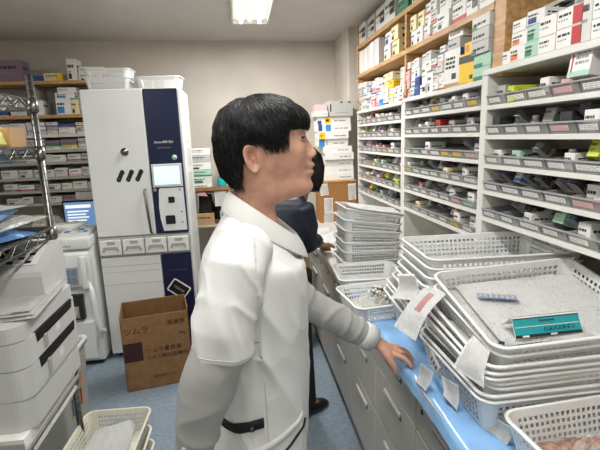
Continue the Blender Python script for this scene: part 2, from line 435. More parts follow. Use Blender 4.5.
def label_mesh(w, col, seed):
    r = random.Random(seed); mb = MB(); d = .27; lw = w * r.uniform(.55, .82); x0 = -w * .42
    def P(u, v): zz = .009 + .018 * v; return (x0 + u * lw, -d / 2 + .01 - .014 * zz / .036 - .0012, zz)
    mb.add([P(0, 0), P(1, 0), P(1, .95), P(0, .95)], [(0, 1, 2, 3)], 0)
    for k in range(3):
        u = .06
        while u < .85:
            l = r.uniform(.06, .22); v0 = .66 - k * .28
            a, b, c, e = P(u, v0), P(min(.94, u + l), v0), P(min(.94, u + l), v0 + .10), P(u, v0 + .10)
            mb.add([(q[0], q[1] - .0006, q[2]) for q in (a, b, c, e)], [(0, 1, 2, 3)], 1); u += l + .05
    return mb.mesh('label_card', [col, 'ink_faint'], fix=False)
# what lies in the bins
def blister_mesh(col, seed):
    """a rubber-banded bundle of blister strips"""
    r = random.Random(seed); mb = MB()
    for k in range(4):
        z = k * .0075; a = r.uniform(-.004, .004); mb.box(-.019 + a, -.05, z, .019 + a, .05, z + .0015, 0)
        for i in range(5):
            for s in (-1, 1): mb.lathe([(.006, 0), (.0055, .003), (.003, .005)], 8, 1, (a + s * .009, -.04 + .02 * i, z + .0015))
    mb.box(-.0205, -.004, -.001, .0205, .004, .03, 2)
    return mb.mesh('blister_bundle', ['foil', 'card_' + col, 'card_tan'])
def pouch_mesh(col, seed):
    mb = MB(); n = 8; V = []
    for i in range(n + 1):
        for j in range(n + 1):
            u, v = i / n, j / n; b = sin(pi * u) * sin(pi * v)
            V.append(((u - .5) * .07, (v - .5) * .09, .016 * b ** .6 + .005 * noise.noise(Vector((u * 4, v * 4, seed)))))
    fs = [(i * (n + 1) + j, (i + 1) * (n + 1) + j, (i + 1) * (n + 1) + j + 1, i * (n + 1) + j + 1) for i in range(n) for j in range(n)]
    mb.add(V, fs, 0, True); mb.add([(x, y, -z * .5) for x, y, z in V], [f[::-1] for f in fs], 0, True)
    return mb.mesh('pouch', ['card_' + col])
def bottle_mesh(col):
    return MB().lathe([(.016, 0), (.018, .003), (.018, .036), (.014, .043), (.009, .046)], 14).lathe([(.0115, .046), (.0115, .06), (.010, .062)], 14, 1).mesh('bottle', ['card_' + col, 'plastic_white'])
MED = []
_r = random.Random(3)
for c in ('white', 'white', 'white', 'white', 'grey', 'pale', 'pale', 'mint', 'pink', 'pale', 'red', 'grey', 'cream', 'lime', 'grey', 'white', 'charcoal', 'grey'):
    kind = _r.choice(['text', 'red_stripe', 'text', 'green_patch', 'sky_stripe', 'text', 'purple_stripe']) if c in ('white', 'pale', 'grey', 'cream') else 'text'
    w, d, h = _r.uniform(.042, .058), _r.uniform(.09, .13), _r.uniform(.045, .07)
    MED.append(('medicine_carton', carton_mesh(w, d, h, c, style_marks(kind, _r)), 'small ' + {'pale': 'off white'}.get(c, c) + ' medicine carton', h, w, 'box'))
for c in ('pink', 'white', 'wine', 'white', 'grey', 'charcoal', 'sky'):
    MED.append(('blister_bundle', blister_mesh(c, len(MED)), f'banded strips of {c} tablets', .03, .042, 'medicine'))
for c in ('white', 'grey', 'pale', 'mint'):
    MED.append(('medicine_pouch', pouch_mesh(c, len(MED)), f'crumpled {"off white" if c == "pale" else c} pouch', .02, .07, 'medicine'))
for c in ('white', 'charcoal', 'mint'):
    MED.append(('medicine_bottle', bottle_mesh(c), f'white capped {c} bottle', .062, .036, 'bottle'))
LABELCARD = {}
def fill(unit, x, ya, yb, zs, n, seed, ymin=0, strip=None):
    """rows of bins from the far end (ya) towards the camera (yb)"""
    r = random.Random(seed); step = (ya - yb) / n; w = step - .005
    tray, rim = bin_meshes(w)
    key = round(w, 3)
    if key not in LABELCARD:
        LABELCARD[key] = [label_mesh(w, c, i) for i, c in enumerate(('paper',) * 11 + ('card_pink', 'card_yellow', 'card_mint', 'card_white'))]
    for k, z in enumerate(zs):
        for i in range(n):
            y = ya - step * (i + .5)
            if y < ymin: continue
            pos = f'{ORD[i]} from the far end on {ORD[k]} shelf down, {unit} unit'
            t = thing('drug_bin', f'clear grey drug bin, {pos}', 'bin', f'drug bins in the {unit} unit', (x + .131, y, z + .001), (0, 0, -pi / 2))
            O('tray', tray, t); O('rim', rim, t); O('label_card', r.choice(LABELCARD[key]), t)
            q = r.random(); m = 1 if q < .08 else (2 if q < .6 else 3)
            if w < .1: m = min(m, 2)
            used = 0; names = set()
            for j in range(m):
                nm, me, words, h, mw, cat = r.choice(MED)
                if words in names or used + mw > w - .014: continue
                names.add(words)
                yy = y + w / 2 - .008 - used - mw / 2; used += mw + .003
                lift = nm == 'medicine_carton' and r.random() < .35
                d = r.uniform(.004, .05)
                lx = x + .060 + d * .6; rot = (0, 0, -pi / 2 + r.uniform(-.12, .12))
                zz = z + .0045
                if nm == 'blister_bundle': rot = (R(-38), 0, rot[2]); zz += .034; lx -= .005
                if lift: rot = (R(-20), 0, rot[2]); zz += .022; lx += .01      # leaning on the back of the bin
                bn = f'{ORD[i]} bin from far end, {ORD[k]} shelf down, {unit} unit'
                solo(nm, me, f'{words} in {bn}', cat, f'medicines in the {unit} unit bins', (lx, yy, zz), rot)
fill('far', 1.003, 3.68, 2.685, ZF, 8, 11)
fill('middle', 1.003, 2.615, 1.77, ZM, 7, 12)
fill('near', .988, 1.69, .84, ZN, 7, 13, .98)

# ------------------------------------------------------------------ wooden bookcase above
wb = thing('wooden_bookcase', 'brown wooden bookcase standing on the white steel shelving', 'bookcase', None, (1.0, 0, 1.753))
part('back_panel', MB().box(.31, 1.70, 0, .33, 3.72, .66), ['wood_dark'], wb)
for z in (2.002, 2.225): part('shelf', MB().box(.0, 1.70, z - 1.753, .31, 3.72, z - 1.753 + .028, 0, b=.002), ['wood'], wb)
for ya, yb, z0, z1 in ((1.625, 1.70, 0, .66), (3.70, 3.72, .012, .66), (2.62, 2.645, .277, .472), (2.62, 2.645, .012, .249)): part('upright', MB().box(.004, ya, z0, .32, yb, z1, 0, b=.002), ['wood'], wb)

def stacks(place, group, x, z, rows, seed):
    """rows = (y centre, width, depth, [(height, body, kind), ...bottom first])"""
    for i, (y, w, d, col) in enumerate(rows):
        zz = z + .0008
        for j, (h, body, kind) in enumerate(col):
            lev = '' if len(col) == 1 else (', lowest' if j == 0 else ', topmost' if j == len(col) - 1 else f', {ORD[j]} up')
            nst = ORD[i] if i < 15 else {15: 'sixteenth', 16: 'seventeenth', 17: 'eighteenth', 18: 'nineteenth', 19: 'twentieth'}.get(i, 'last')
            dj = rnd.uniform(-.004, .012)
            carton(w - .003, d, h - .0008, body, kind, f'{look(body, kind)}{lev}, {nst} stack from far end, {place}', group, (x + d / 2 + dj, y, zz), -pi / 2 + rnd.uniform(-.03, .03), seed + i + j)
            zz += h
# top board
stacks('topmost wooden shelf', 'cartons on the topmost wooden shelf', 1.01, 2.253,
       [(3.58, .20, .26, [(.145, 'pale', 'black_label')]), (3.36, .20, .26, [(.145, 'grey', 'black_label')]), (3.14, .20, .26, [(.15, 'pale', 'black_label')]),
        (2.92, .20, .26, [(.15, 'pale', 'black_label')]), (2.69, .18, .26, [(.07, 'green', 'text'), (.09, 'white', 'green_stripe')]),
        (2.48, .17, .26, [(.13, 'pale', 'black_square')]), (2.28, .19, .26, [(.12, 'white', 'text')]), (2.07, .19, .26, [(.12, 'white', 'black_square')])], 1)
# middle board
stacks('middle wooden shelf', 'cartons on the middle wooden shelf', 1.008, 2.03,
       [(3.63, .1, .27, [(.175, 'white', 'plain')]), (3.525, .1, .27, [(.175, 'white', 'plain')]), (3.42, .1, .27, [(.178, 'pale', 'plain')]), (3.315, .1, .27, [(.178, 'white', 'plain')]), (3.21, .1, .27, [(.18, 'pale', 'plain')]),
        (2.97, .12, .24, [(.09, 'white', 'black_square'), (.08, 'white', 'blue_patch')]), (2.82, .13, .24, [(.09, 'cream', 'black_square'), (.085, 'cream', 'black_square')]),
        (2.53, .085, .22, [(.08, 'white', 'black_square'), (.08, 'cream', 'black_square')]), (2.44, .085, .22, [(.08, 'white', 'black_square'), (.08, 'cream', 'black_square')]),
        (2.34, .075, .22, [(.058, 'white', 'pink_stripe'), (.058, 'white', 'black_square'), (.058, 'white', 'red_stripe')]), (2.26, .075, .22, [(.058, 'white', 'pink_stripe'), (.058, 'pale', 'red_stripe'), (.058, 'white', 'black_square')]),
        (2.15, .125, .26, [(.082, 'white', 'black_square'), (.08, 'white', 'text')]), (2.015, .13, .27, [(.088, 'white', 'red_stripe'), (.09, 'grey', 'black_square')]),
        (1.89, .10, .24, [(.10, 'white', 'black_label'), (.06, 'white', 'text')]), (1.775, .11, .24, [(.07, 'white', 'text'), (.085, 'grey', 'text')])], 4)
# bottom: on the steel top
K = ['text', 'blue_stripe', 'red_stripe', 'text', 'pink_stripe', 'text', 'green_patch', 'sky_stripe', 'text', 'purple_stripe', 'black_square']
rr = random.Random(21)
def pile(n, h, bodies): return [(h, rr.choice(bodies), rr.choice(K)) for _ in range(n)]
stacks('far steel unit', 'cartons on top of the far steel unit', 1.008, 1.742,
       [(3.64, .105, .2, pile(6, .036, ['white', 'grey', 'pale'])), (3.52, .105, .2, pile(6, .035, ['white', 'pale', 'grey'])), (3.405, .095, .2, pile(5, .04, ['white', 'white', 'grey'])),
        (3.29, .095, .2, pile(4, .048, ['white', 'white', 'pink'])), (3.19, .09, .2, pile(5, .04, ['white', 'pink', 'white'])), (3.095, .085, .2, pile(4, .046, ['white', 'sky', 'white'])),
        (3.0, .09, .2, pile(4, .05, ['white', 'cream', 'white'])), (2.90, .095, .2, [(.05, 'cream', 'text'), (.05, 'white', 'yellow_stripe'), (.05, 'yellow', 'text'), (.05, 'cream', 'text')]),
        (2.79, .095, .2, [(.05, 'white', 'text'), (.05, 'white', 'black_square')]), (2.70, .07, .2, pile(4, .05, ['white', 'pale', 'white']))], 9)
stacks('middle steel unit', 'cartons on top of the middle steel unit', 1.008, 1.753,
       [(2.61, .07, .2, pile(4, .05, ['white', 'pink', 'white'])), (2.535, .07, .2, pile(4, .05, ['white', 'white', 'pale'])), (2.46, .065, .2, [(.1, 'blue', 'text'), (.05, 'white', 'blue_patch'), (.05, 'white', 'text')]),
        (2.385, .07, .2, [(.05, 'white', 'black_label'), (.11, 'white', 'text'), (.05, 'pale', 'text')]), (2.31, .07, .2, [(.11, 'white', 'black_square'), (.055, 'white', 'text'), (.045, 'pale', 'text')]),
        (2.24, .06, .2, pile(4, .04, ['white', 'white', 'pale'])), (2.175, .06, .2, pile(5, .042, ['white', 'pale', 'white']))], 17)
# the named big ones at the near end of the steel top
def big(w, d, h, body, marks, label, x, y, z, rz=0):
    solo('carton', carton_mesh(w, d, h, body, tuple(marks)), label, 'box', 'large cartons at the near end of the steel top', (x + d / 2, y, z), (0, 0, -pi / 2 + rz))
r3 = random.Random(5)
big(.125, .2, .165, 'white', [('R', .0, .22, 1, 1, 'blue'), ('R', .2, .6, .8, .7, 'sky'), ('R', .2, .4, .7, .46, 'white'), ('F', .5, .2, .78, .36, 'charcoal'), ('F', 0, 0, 1, .1, 'tan')] + textmarks('F', r3, .1, .7, .5, .85, 3),
    'large white carton with blue end, left of the yellow carton', 1.0, 2.045, 1.7535, .12)
big(.12, .16, .05, 'grey', textmarks('F', r3, .1, .8, .4, .7, 1), 'grey carton lying on the large white and blue carton', 1.02, 2.06, 1.92)
big(.12, .16, .035, 'white', textmarks('F', r3, .1, .8, .4, .7, 1), 'thin white carton topmost above the white and blue carton', 1.02, 2.05, 1.9715, .08)
big(.115, .11, .125, 'yellow', [('F', 0, .68, 1, .92, 'charcoal'), ('R', 0, .68, 1, .92, 'charcoal'), ('F', .7, .12, .9, .25, 'charcoal')] + textmarks('R', r3, .15, .8, .3, .55, 2), 'yellow carton with black band on the white steel top', 1.0, 1.90, 1.7535, .1)
big(.1, .1, .05, 'yellow', [('F', .1, .2, .4, .8, 'orange')], 'small yellow carton lying on the black banded yellow carton', 1.02, 1.905, 1.879)
for k in range(2): big(.125, .13, .05, 'mint', [('F', .0, .0, .55, .3, 'green'), ('R', .05, .1, .4, .5, 'green')] + textmarks('R', r3, .45, .9, .4, .7, 1), ['pale green carton at the bottom, beside the wooden upright', 'pale green carton second from the bottom, beside the wooden upright'][k], 1.0, 1.77, 1.7535 + .0505 * k)
for k in range(3): big(.13, .15, .048, ['grey', 'grey', 'pale'][k], ([('R', .15, .1, .4, .95, 'blue'), ('R', .2, .4, .35, .6, 'white')] if k == 1 else [('F', 0, .0, .3, .3, 'green')]) + textmarks('R', r3, .45, .9, .3, .7, 2, 'ink_pale') + textmarks('F', r3, .1, .8, .3, .6, 1),
    ['grey printed carton resting on the pale green cartons', 'grey carton with blue emblem above the pale green cartons', 'topmost pale carton of the pile beside the wooden upright'][k], .99, 1.775, 1.855 + .0485 * k)
# on the near unit
G = 'cartons on top of the near steel unit'; zt = 1.784
def near(w, d, h, body, kind, label, x, y, z, rz=0):
    carton(w, d, h, body, kind, label, G, (x + d / 2, y, z), -pi / 2 + rz, int(y * 100) + int(z * 100))
near(.05, .1, .045, 'white', 'text', 'small white carton nearest the wooden upright', .99, 1.585, zt)
near(.085, .11, .05, 'white', 'orange_patch', 'white carton with orange patch, in the bottom row by the upright', .985, 1.515, zt)
near(.085, .11, .045, 'white', 'orange_patch', 'white carton with orange patch, in the second row by the upright', .99, 1.515, zt + .051)
near(.07, .11, .05, 'mint', 'green_patch', 'mint carton with green patch, in the bottom row', .985, 1.438, zt)
near(.07, .11, .05, 'mint', 'green_patch', 'mint carton with green patch, in the second row', .99, 1.438, zt + .051)
near(.075, .11, .045, 'white', 'blue_patch', 'white carton with blue patch tilted on the mint cartons', .99, 1.44, zt + .102, .15)
near(.075, .11, .04, 'white', 'text', 'white printed carton third in its pile beside the tilted carton', .99, 1.518, zt + .097)
near(.08, .12, .05, 'white', 'text', 'plain fronted white carton, bottom row left of the red cartons', .985, 1.362, zt)
near(.08, .12, .06, 'white', 'text', 'printed white carton, second row left of the red cartons', .985, 1.362, zt + .051)
for k in range(2): near(.1, .15, .055, 'white', 'red_end', ['white carton with red end, lower of two beside black labelled cartons', 'white carton with red end, upper of two beside black labelled cartons'][k], .985, 1.270, zt + .056 * k)
near(.035, .12, .135, 'pale', 'text', 'tall thin off white carton between red and black labelled cartons', .985, 1.20, zt)
for k in range(3): near(.1, .16, .052, 'white', 'black_label', ['white carton with black label, bottom of the pile at the right edge', 'white carton with black label, middle of the pile at the right edge', 'white carton with black label, top of the pile at the right edge'][k], .985, 1.130, zt + .053 * k)
near(.1, .16, .05, 'white', 'red_stripe', 'white carton with red stripe above the black labelled cartons', .985, 1.130, zt + .16)
for k, (b, kd) in enumerate((('grey', 'text'), ('pale', 'text'), ('grey', 'red_patch'), ('pale', 'black_label'))):
    near(.16, .15, .05, b, kd, ['grey carton at the bottom of the back row beside the wooden upright', 'off white carton second up in the back row beside the upright', 'grey carton with red patch in the back row beside the upright', 'topmost black labelled carton of the back row beside the upright'][k], 1.13, 1.51, zt + .0505 * k)
for k in range(5): near(.14, .15, .048, ['white', 'pale', 'white', 'white', 'pale'][k], ['text', 'green_stripe', 'sky_patch', 'text', 'text'][k], f'{["white", "off white", "white", "white", "off white"][k]} carton {ORD[k]} up in the back row behind the red cartons', 1.14, 1.33, zt + .0485 * k)
# the white box standing in the top row of bins
big2 = carton_mesh(.085, .06, .115, 'white', tuple([('F', .12, .1, .2, .9, 'red'), ('F', 0, 0, 1, .14, 'mint')] + textmarks('F', r3, .3, .9, .3, .8, 4, 'ink_pale')))
solo('carton', big2, 'white carton with red lettering standing up in the top row of bins', 'box', None, (1.02, 1.225, 1.690), (R(-8), 0, -pi / 2))

# ------------------------------------------------------------------ perforated plastic baskets
def rrect(hx, hy, r, nx, ny, na=4):
    """points round a rounded rectangle and, per segment, whether it is straight (may carry a hole)"""
    P = []; S = []
    def line(a, b, n):
        for i in range(n): P.append((a[0] + (b[0] - a[0]) * i / n, a[1] + (b[1] - a[1]) * i / n)); S.append(True)
    def arc(cx, cy, a0):
        for i in range(na): q = a0 + pi / 2 * i / na; P.append((cx + r * cos(q), cy + r * sin(q))); S.append(False)
    line((-hx + r, -hy), (hx - r, -hy), nx); arc(hx - r, -hy + r, -pi / 2)
    line((hx, -hy + r), (hx, hy - r), ny); arc(hx - r, hy - r, 0)
    line((hx - r, hy), (-hx + r, hy), nx); arc(-hx + r, hy - r, pi / 2)
    line((-hx, hy - r), (-hx, -hy + r), ny); arc(-hx + r, -hy + r, pi)
    return P, S
_bk = {}
def basket_meshes(L, Wd, H, nx, ny, rows, m='plastic_white', taper=.02, t=.0022, bar=.40):
    """L along X, Wd along Y at the rim; walls are real lattices"""
    key = (L, Wd, H, nx, ny, rows, m)
    if key in _bk: return _bk[key]
    r = .035
    def ring(v): return rrect(L / 2 - taper * (1 - v), Wd / 2 - taper * (1 - v), r - .008 * (1 - v), nx, ny)
    zs = [0, .1] + [.1 + .72 * k / rows for k in range(1, rows + 1)] + [1]
    S = ring(0)[1]; n = len(S)
    bm = bmesh.new()
    R_ = [[bm.verts.new((x, y, v * H)) for x, y in ring(v)[0]] for v in zs]
    def lerp(a, b, c, d, u, v):
        p = a.co * (1 - u) * (1 - v) + b.co * u * (1 - v) + c.co * u * v + d.co * (1 - u) * v
        return p
    for k in range(len(zs) - 1):
        for i in range(n):
            a, b, c, d = R_[k][i], R_[k][(i + 1) % n], R_[k + 1][(i + 1) % n], R_[k + 1][i]
            if S[i] and 0 < k < len(zs) - 2:
                q = bar / 2; I = [bm.verts.new(lerp(a, b, c, d, u, v)) for u, v in ((q, q), (1 - q, q), (1 - q, 1 - q), (q, 1 - q))]
                O_ = [a, b, c, d]
                for e in range(4): bm.faces.new((O_[e], O_[(e + 1) % 4], I[(e + 1) % 4], I[e]))
            else: bm.faces.new((a, b, c, d))
    bmesh.ops.recalc_face_normals(bm, faces=bm.faces)
    bmesh.ops.solidify(bm, geom=bm.faces[:], thickness=t)
    wall = MB(); wall.addbm(bm)
    base = MB()
    P0 = rrect(L / 2 - taper - .001, Wd / 2 - taper - .001, r - .008, nx, ny)[0]
    # base: a frame and a lattice of bars
    hx, hy = L / 2 - taper - .004, Wd / 2 - taper - .004
    base.box(-hx, -hy, .0002, hx, hy, .0016)
    for k in range(1, 9): base.box(-hx + 2 * hx * k / 9 - .002, -hy, .0016, -hx + 2 * hx * k / 9 + .002, hy, .003)
    for k in range(1, 6): base.box(-hx, -hy + 2 * hy * k / 6 - .002, .0016, hx, -hy + 2 * hy * k / 6 + .002, .003)
    rim = MB(); rg = []
    for off, z in ((-.001, H - .004), (.0055, H - .0065), (.0072, H - .002), (.006, H + .0005), (.001, H + .0015), (-.0025, H), (-.0025, H - .003)):
        pts = rrect(L / 2 + off, Wd / 2 + off, r + off, nx // 3 + 1, ny // 3 + 1, 6)[0]; rg.append([(x, y, z) for x, y in pts])
    rim.loft(rg + [rg[0]], 0, cap=False)
    out = (wall.mesh('lattice_wall', [m]), base.mesh('base', [m]), rim.mesh('rim', [m])); _bk[key] = out; return out
def basket(meshes, label, group, loc, rot=(0, 0, 0), cat='basket'):
    t = thing('plastic_basket', label, cat, group, loc, rot)
    for n, me in zip(('lattice_wall', 'base', 'rim'), meshes): O(n, me, t)
    return t
BIG = basket_meshes(.46, .40, .095, 22, 18, 4)
SEC = basket_meshes(.54, .34, .095, 26, 16, 4)
MID = basket_meshes(.32, .28, .07, 18, 15, 3, bar=.34)
FLR = basket_meshes(.27, .42, .10, 16, 26, 4, 'plastic_cream')

# sheets of paper -----------------------------------------------------------
def sheet(c, bulge=0, m='paper', nx=10, ny=10, curl=0, seed=0, t=.0004, extra=None):
    """curved sheet on four corners (top left, top right, bottom right, bottom left); bulge lifts the middle along the normal, curl the far end"""
    c = [Vector(p) for p in c]; nrm = (c[1] - c[0]).cross(c[3] - c[0]).normalized()
    def P(u, v):
        p = c[0] * (1 - u) * (1 - v) + c[1] * u * (1 - v) + c[2] * u * v + c[3] * (1 - u) * v
        return p + nrm * (bulge * sin(pi * v) + curl * v * v + .004 * noise.noise(Vector((u * 2.2, v * 2.2, seed))))
    bm = bmesh.new(); V = [[bm.verts.new(P(i / nx, j / ny)) for i in range(nx + 1)] for j in range(ny + 1)]
    uv = bm.loops.layers.uv.new('uv')
    for j in range(ny):
        for i in range(nx):
            f = bm.faces.new((V[j][i], V[j][i + 1], V[j + 1][i + 1], V[j + 1][i])); f.smooth = True
            for l, (a, b) in zip(f.loops, ((i, j), (i + 1, j), (i + 1, j + 1), (i, j + 1))): l[uv].uv = (a / nx, 1 - b / ny)
            if extra and extra[0] <= (i + .5) / nx <= extra[2] and extra[1] <= (j + .5) / ny <= extra[3]: f.material_index = 1
    bmesh.ops.solidify(bm, geom=bm.faces[:], thickness=t)
    me = bpy.data.meshes.new('sheet'); me.materials.append(MATS[m])
    if extra: me.materials.append(MATS[extra[4]])
    bm.to_mesh(me); bm.free(); return me
def paper(label, c, group=None, **k): return solo('paper_sheet', sheet(c, **k), label, 'paper', group)

# ---- front stack on the counter
FA = -.05
G = 'front basket stack on the worktop'
zs_front = [.8125, .829, .845, .861, .878, .897, .920, .951, .982]
fx, fy = .82, 1.10
for k, z in enumerate(zs_front):
    n = len(zs_front)
    lb = 'white perforated basket on top of the front stack, full of papers' if k == n - 1 else \
         'white perforated basket at the bottom of the front stack' if k == 0 else f'white perforated basket {ORD[k]} up in the front stack'
    tl = [0, 0, 0, .01, .025, .05, .08, .12, .165][k]; tr = -.05 * k / 8
    j = rnd.uniform(-.012, .012) if 0 < k < n - 1 else 0
    last = basket(BIG, lb, G, (fx + j - .045 * (1 - k / 8), fy + j * .5 - .012 * (1 - k / 8), z + .05 * tl), (tl, tr, FA * k / 8 + j * 1.2))
topf = last
Mt = Matrix.Translation(topf.location) @ topf.rotation_euler.to_matrix().to_4x4()
def inb(x, y, z): return Mt @ Vector((x, y, z))
# papers lying in the top basket
for k in range(5):
    a = [(-.2, -.08), (.0, -.1), (-.19, -.15), (-.06, -.13), (-.185, -.16)][k]
    ang = [.04, -.06, .02, .1, -.03][k]; z = .034 + .0085 * k
    w, h = [(.25, .24), (.2, .26), (.38, .31), (.26, .29), (.38, .315)][k]
    w = min(w, .195 - a[0])
    pts = []
    for u, v in ((0, 1), (1, 1), (1, 0), (0, 0)):
        x = a[0] + u * w - sin(ang) * v * h; y = a[1] + v * h + sin(ang) * u * w
        pts.append(inb(max(-.2, min(.2, x)), max(-.172, min(.172, y)), z))
    paper(['printed sheet lowest in the top basket of the front stack', 'printed sheet second from below in the top front basket', 'wide printed sheet in the middle of the paper pile in the front basket',
           'printed sheet second from the top in the front basket', 'densely printed prescription sheet on top in the front basket'][k], pts, 'sheets in the top basket of the front stack', m='paper_dense' if k > 1 else 'paper_print', seed=k, bulge=.003)
# the teal carton with a tented top lying on them, and the blister strip
def tent():
    t = thing('medicine_carton', 'teal and black medicine carton lying open on the papers in the front basket', 'box', None)
    L_, mb = .092, MB()
    A, B_, Cc = (0, 0), (.022, .047), (.075, 0)
    mb.prism([(0, 0), (.03, .043), (.0335, .043), (.066, 0), (.063, 0), (.0315, .040), (.003, 0)], 'x', -L_, L_, 0)
    part('folded_card', mb, ['card_white'], t)
    f = MB(); e = .0007
    def P(u, v): return (-L_ + 2 * L_ * u, .0315 - .0318 * (1 - v) - e, .0432 * v + e)
    def q(u0, v0, u1, v1, m, lift=0):
        f.add([(p[0], p[1] - lift, p[2] + lift) for p in (P(u0, v0), P(u1, v0), P(u1, v1), P(u0, v1))], [(0, 1, 2, 3)], m)
    q(0, 0, 1, .13, 1); q(0, .13, 1, .84, 0); q(0, .84, 1, 1, 1); q(.02, .47, .98, .5, 2, .0004)
    for k in range(2): q(.1 + k * .42, .02, .2 + k * .42, .1, 2, .0004)
    part('printed_face', f, ['teal', 'teal_dark', 'card_white'], t)
    nrm = math.atan2(.0432, .0318)
    text('lettering', 'ロスバスタチン', .0125, 'black', t, (.03, .0085 - .0017, .0135 + .0017), (nrm, 0, 0))
    text('lettering', 'Rosuvastatin', .0085, 'ink', t, (.0, .0225 - .0017, .0318 + .0014), (nrm, 0, 0))
    return t
tn = tent(); tn.location = inb(-.062, -.148, .074); tn.rotation_euler = (topf.rotation_euler.x, 0, FA + .06)
def strip():
    mb = MB(); mb.box(-.054, -.019, 0, .054, .019, .0012, 0)
    for i in range(7):
        for s in (-1, 1): mb.lathe([(.0062, 0), (.0058, .0026), (.003, .0042)], 10, 1, (-.0428 + .01427 * i, s * .0078, .0012))
    for i in range(6): mb.box(-.0361 + .01427 * i, -.0165, .0012, -.0355 + .01427 * i, .0165, .0016, 2)
    return mb.mesh('blister_strip', ['foil', 'card_sky', 'ink_pale'])
mat('blister_blue', (150, 178, 210), .3, .3)
bs = strip(); bs.materials[0] = MATS['blister_blue']; bs.materials[1] = MATS['card_grey']
solo('blister_strip', bs, 'blue silver blister strip of tablets lying on the printed papers', 'medicine', None, inb(-.092, .055, .0735), (0, 0, FA - .36))
solo('paper_scrap', MB().box(-.009, -.007, 0, .009, .007, .0006).mesh('paper_scrap', ['teal_dark']), 'tiny dark teal scrap at the near left corner of the basket', 'scrap', None, inb(-.192, -.155, .0745), (0, 0, .9))
def tagpiece(label, c, m='card_yellow'):
    return solo('name_tag', sheet(c, m=m, t=.0012), label, 'tag', None)

# ---- second stack, just behind
G = 'second basket stack on the worktop'
sx, sy, SA = .885, 1.485, -.06
zs2 = [.8125, .836, .860, .886, .914, .944, .976, 1.010, 1.042]
for k, z in enumerate(zs2):
    n = len(zs2); j = 0 if k in (0, n - 1) else rnd.uniform(-.01, .006)
    lb = 'white perforated basket on top of the second stack, under the shelves' if k == n - 1 else \
         'white perforated basket at the bottom of the second stack' if k == 0 else f'white perforated basket {ORD[k]} up in the second stack'
    top2 = basket(SEC, lb, G, (sx - .012 * max(0, 6 - k) ** .8 + j, sy + .012 * max(0, 6 - k), z), (0, 0, SA + j))
M2 = Matrix.Translation(top2.location) @ top2.rotation_euler.to_matrix().to_4x4()
paper('printed sheet lying in the top basket of the second stack', [M2 @ Vector(p) for p in ((-.22, .12, .02), (.12, .13, .02), (.14, -.12, .02), (-.2, -.13, .02))], m='paper_print', bulge=.004)
tagpiece('yellow numbered tag on the back wall of the second basket stack', [M2 @ Vector(p) for p in ((.18, .172, .085), (.24, .172, .085), (.24, .168, .05), (.18, .168, .05))])
tagpiece('yellow numbered tag on the right wall of the front basket', [inb(.222, .0, .085), inb(.222, -.05, .085), inb(.218, -.05, .05), inb(.218, .0, .05)])

# ---- far stack by the corner, its top baskets tilted to the right
G = 'tilted far basket stack on the worktop'
zz = [.8125, .862, .915, .968, 1.02, 1.070]
for k, z in enumerate(zz):
    tl = [0, .02, .05, .09, .14, .19][k]
    lb = 'white basket on top of the far tilted stack, covered by papers' if k == 5 else 'white basket at the bottom of the far stack' if k == 0 else f'white basket {ORD[k]} up in the far tilted stack'
    tf = basket(MID, lb, G, (.675 + .008 * (k % 2), 2.36 + [0, .01, -.01, .01, 0, .01][k], z), (0, tl, R(1)))
    tf.location.z += sin(tl) * .02
M3 = Matrix.Translation(tf.location) @ tf.rotation_euler.to_matrix().to_4x4()
for k in range(3):
    paper(['white sheet lowest on the far tilted basket stack', 'white sheet in the middle on the far tilted stack', 'white printed sheet on top of the far tilted stack'][k],
          [M3 @ Vector(p) for p in ((-.13, .11 - .01 * k, .074 + .003 * k), (.165 + .015 * k, .13, .074 + .003 * k), (.165 + .01 * k, -.146, .074 + .003 * k), (-.11, -.146 - .004 * k, .074 + .003 * k))], 'papers on the far tilted stack', m='paper_print' if k == 2 else 'paper', bulge=.006, seed=k + 3)

# ---- two baskets between
b2 = basket(MID, 'empty white basket standing between the far stack and the bagged basket', None, (.60, 2.10, .8135), (0, 0, R(-3)))
b2.location = (.60, 2.06, .8135)
b3 = basket(MID, 'white basket full of clear plastic bags beside the hand', None, (.565, 1.735, .8135), (0, 0, R(7)))
def crumple(w, d, h, m, seed, n=26, name='plastic_bag'):
    """a crumpled bag: closed, folded pillow"""
    mb = MB(); V = []; r = random.Random(seed); o = r.uniform(0, 50)
    for s in (1, -1):
        L_ = []
        for i in range(n + 1):
            for j in range(n + 1):
                u, v = i / n, j / n; e = (sin(pi * u) * sin(pi * v)) ** .35
                q = Vector((u * 5, v * 5, o)); rid = 1 - abs(noise.noise(q)) * 2.0
                z = e * (h * (.45 + .3 * rid + .3 * noise.noise(q * 2.1))) if s > 0 else -e * h * .12
                L_.append(((u - .5) * w + .012 * noise.noise(q * .7) * e, (v - .5) * d + .012 * noise.noise(q * .7 + Vector((9, 0, 0))) * e, max(z, -h * .12) if s > 0 else z))
        fs = [(i * (n + 1) + j, (i + 1) * (n + 1) + j, (i + 1) * (n + 1) + j + 1, i * (n + 1) + j + 1) for i in range(n) for j in range(n)]
        mb.add(L_, fs if s > 0 else [f[::-1] for f in fs], 0, False)
    return mb.mesh(name, [m])
for k, (x, y, a) in enumerate(((.51, 1.71, .3), (.62, 1.72, -.4), (.56, 1.80, .9), (.56, 1.70, .1))):
    solo('plastic_bag', crumple(.17, .13, .055 + .01 * (k == 3), 'bag_clear', k), ['clear crumpled bag at the left of the bagged basket', 'clear crumpled bag at the right of the bagged basket', 'clear crumpled bag at the back of the bagged basket', 'clear crumpled bag on top in the bagged basket'][k],
         'bag', 'clear bags in the basket by the hand', (x, y, .827 + .022 * (k == 3)), (0, 0, a))

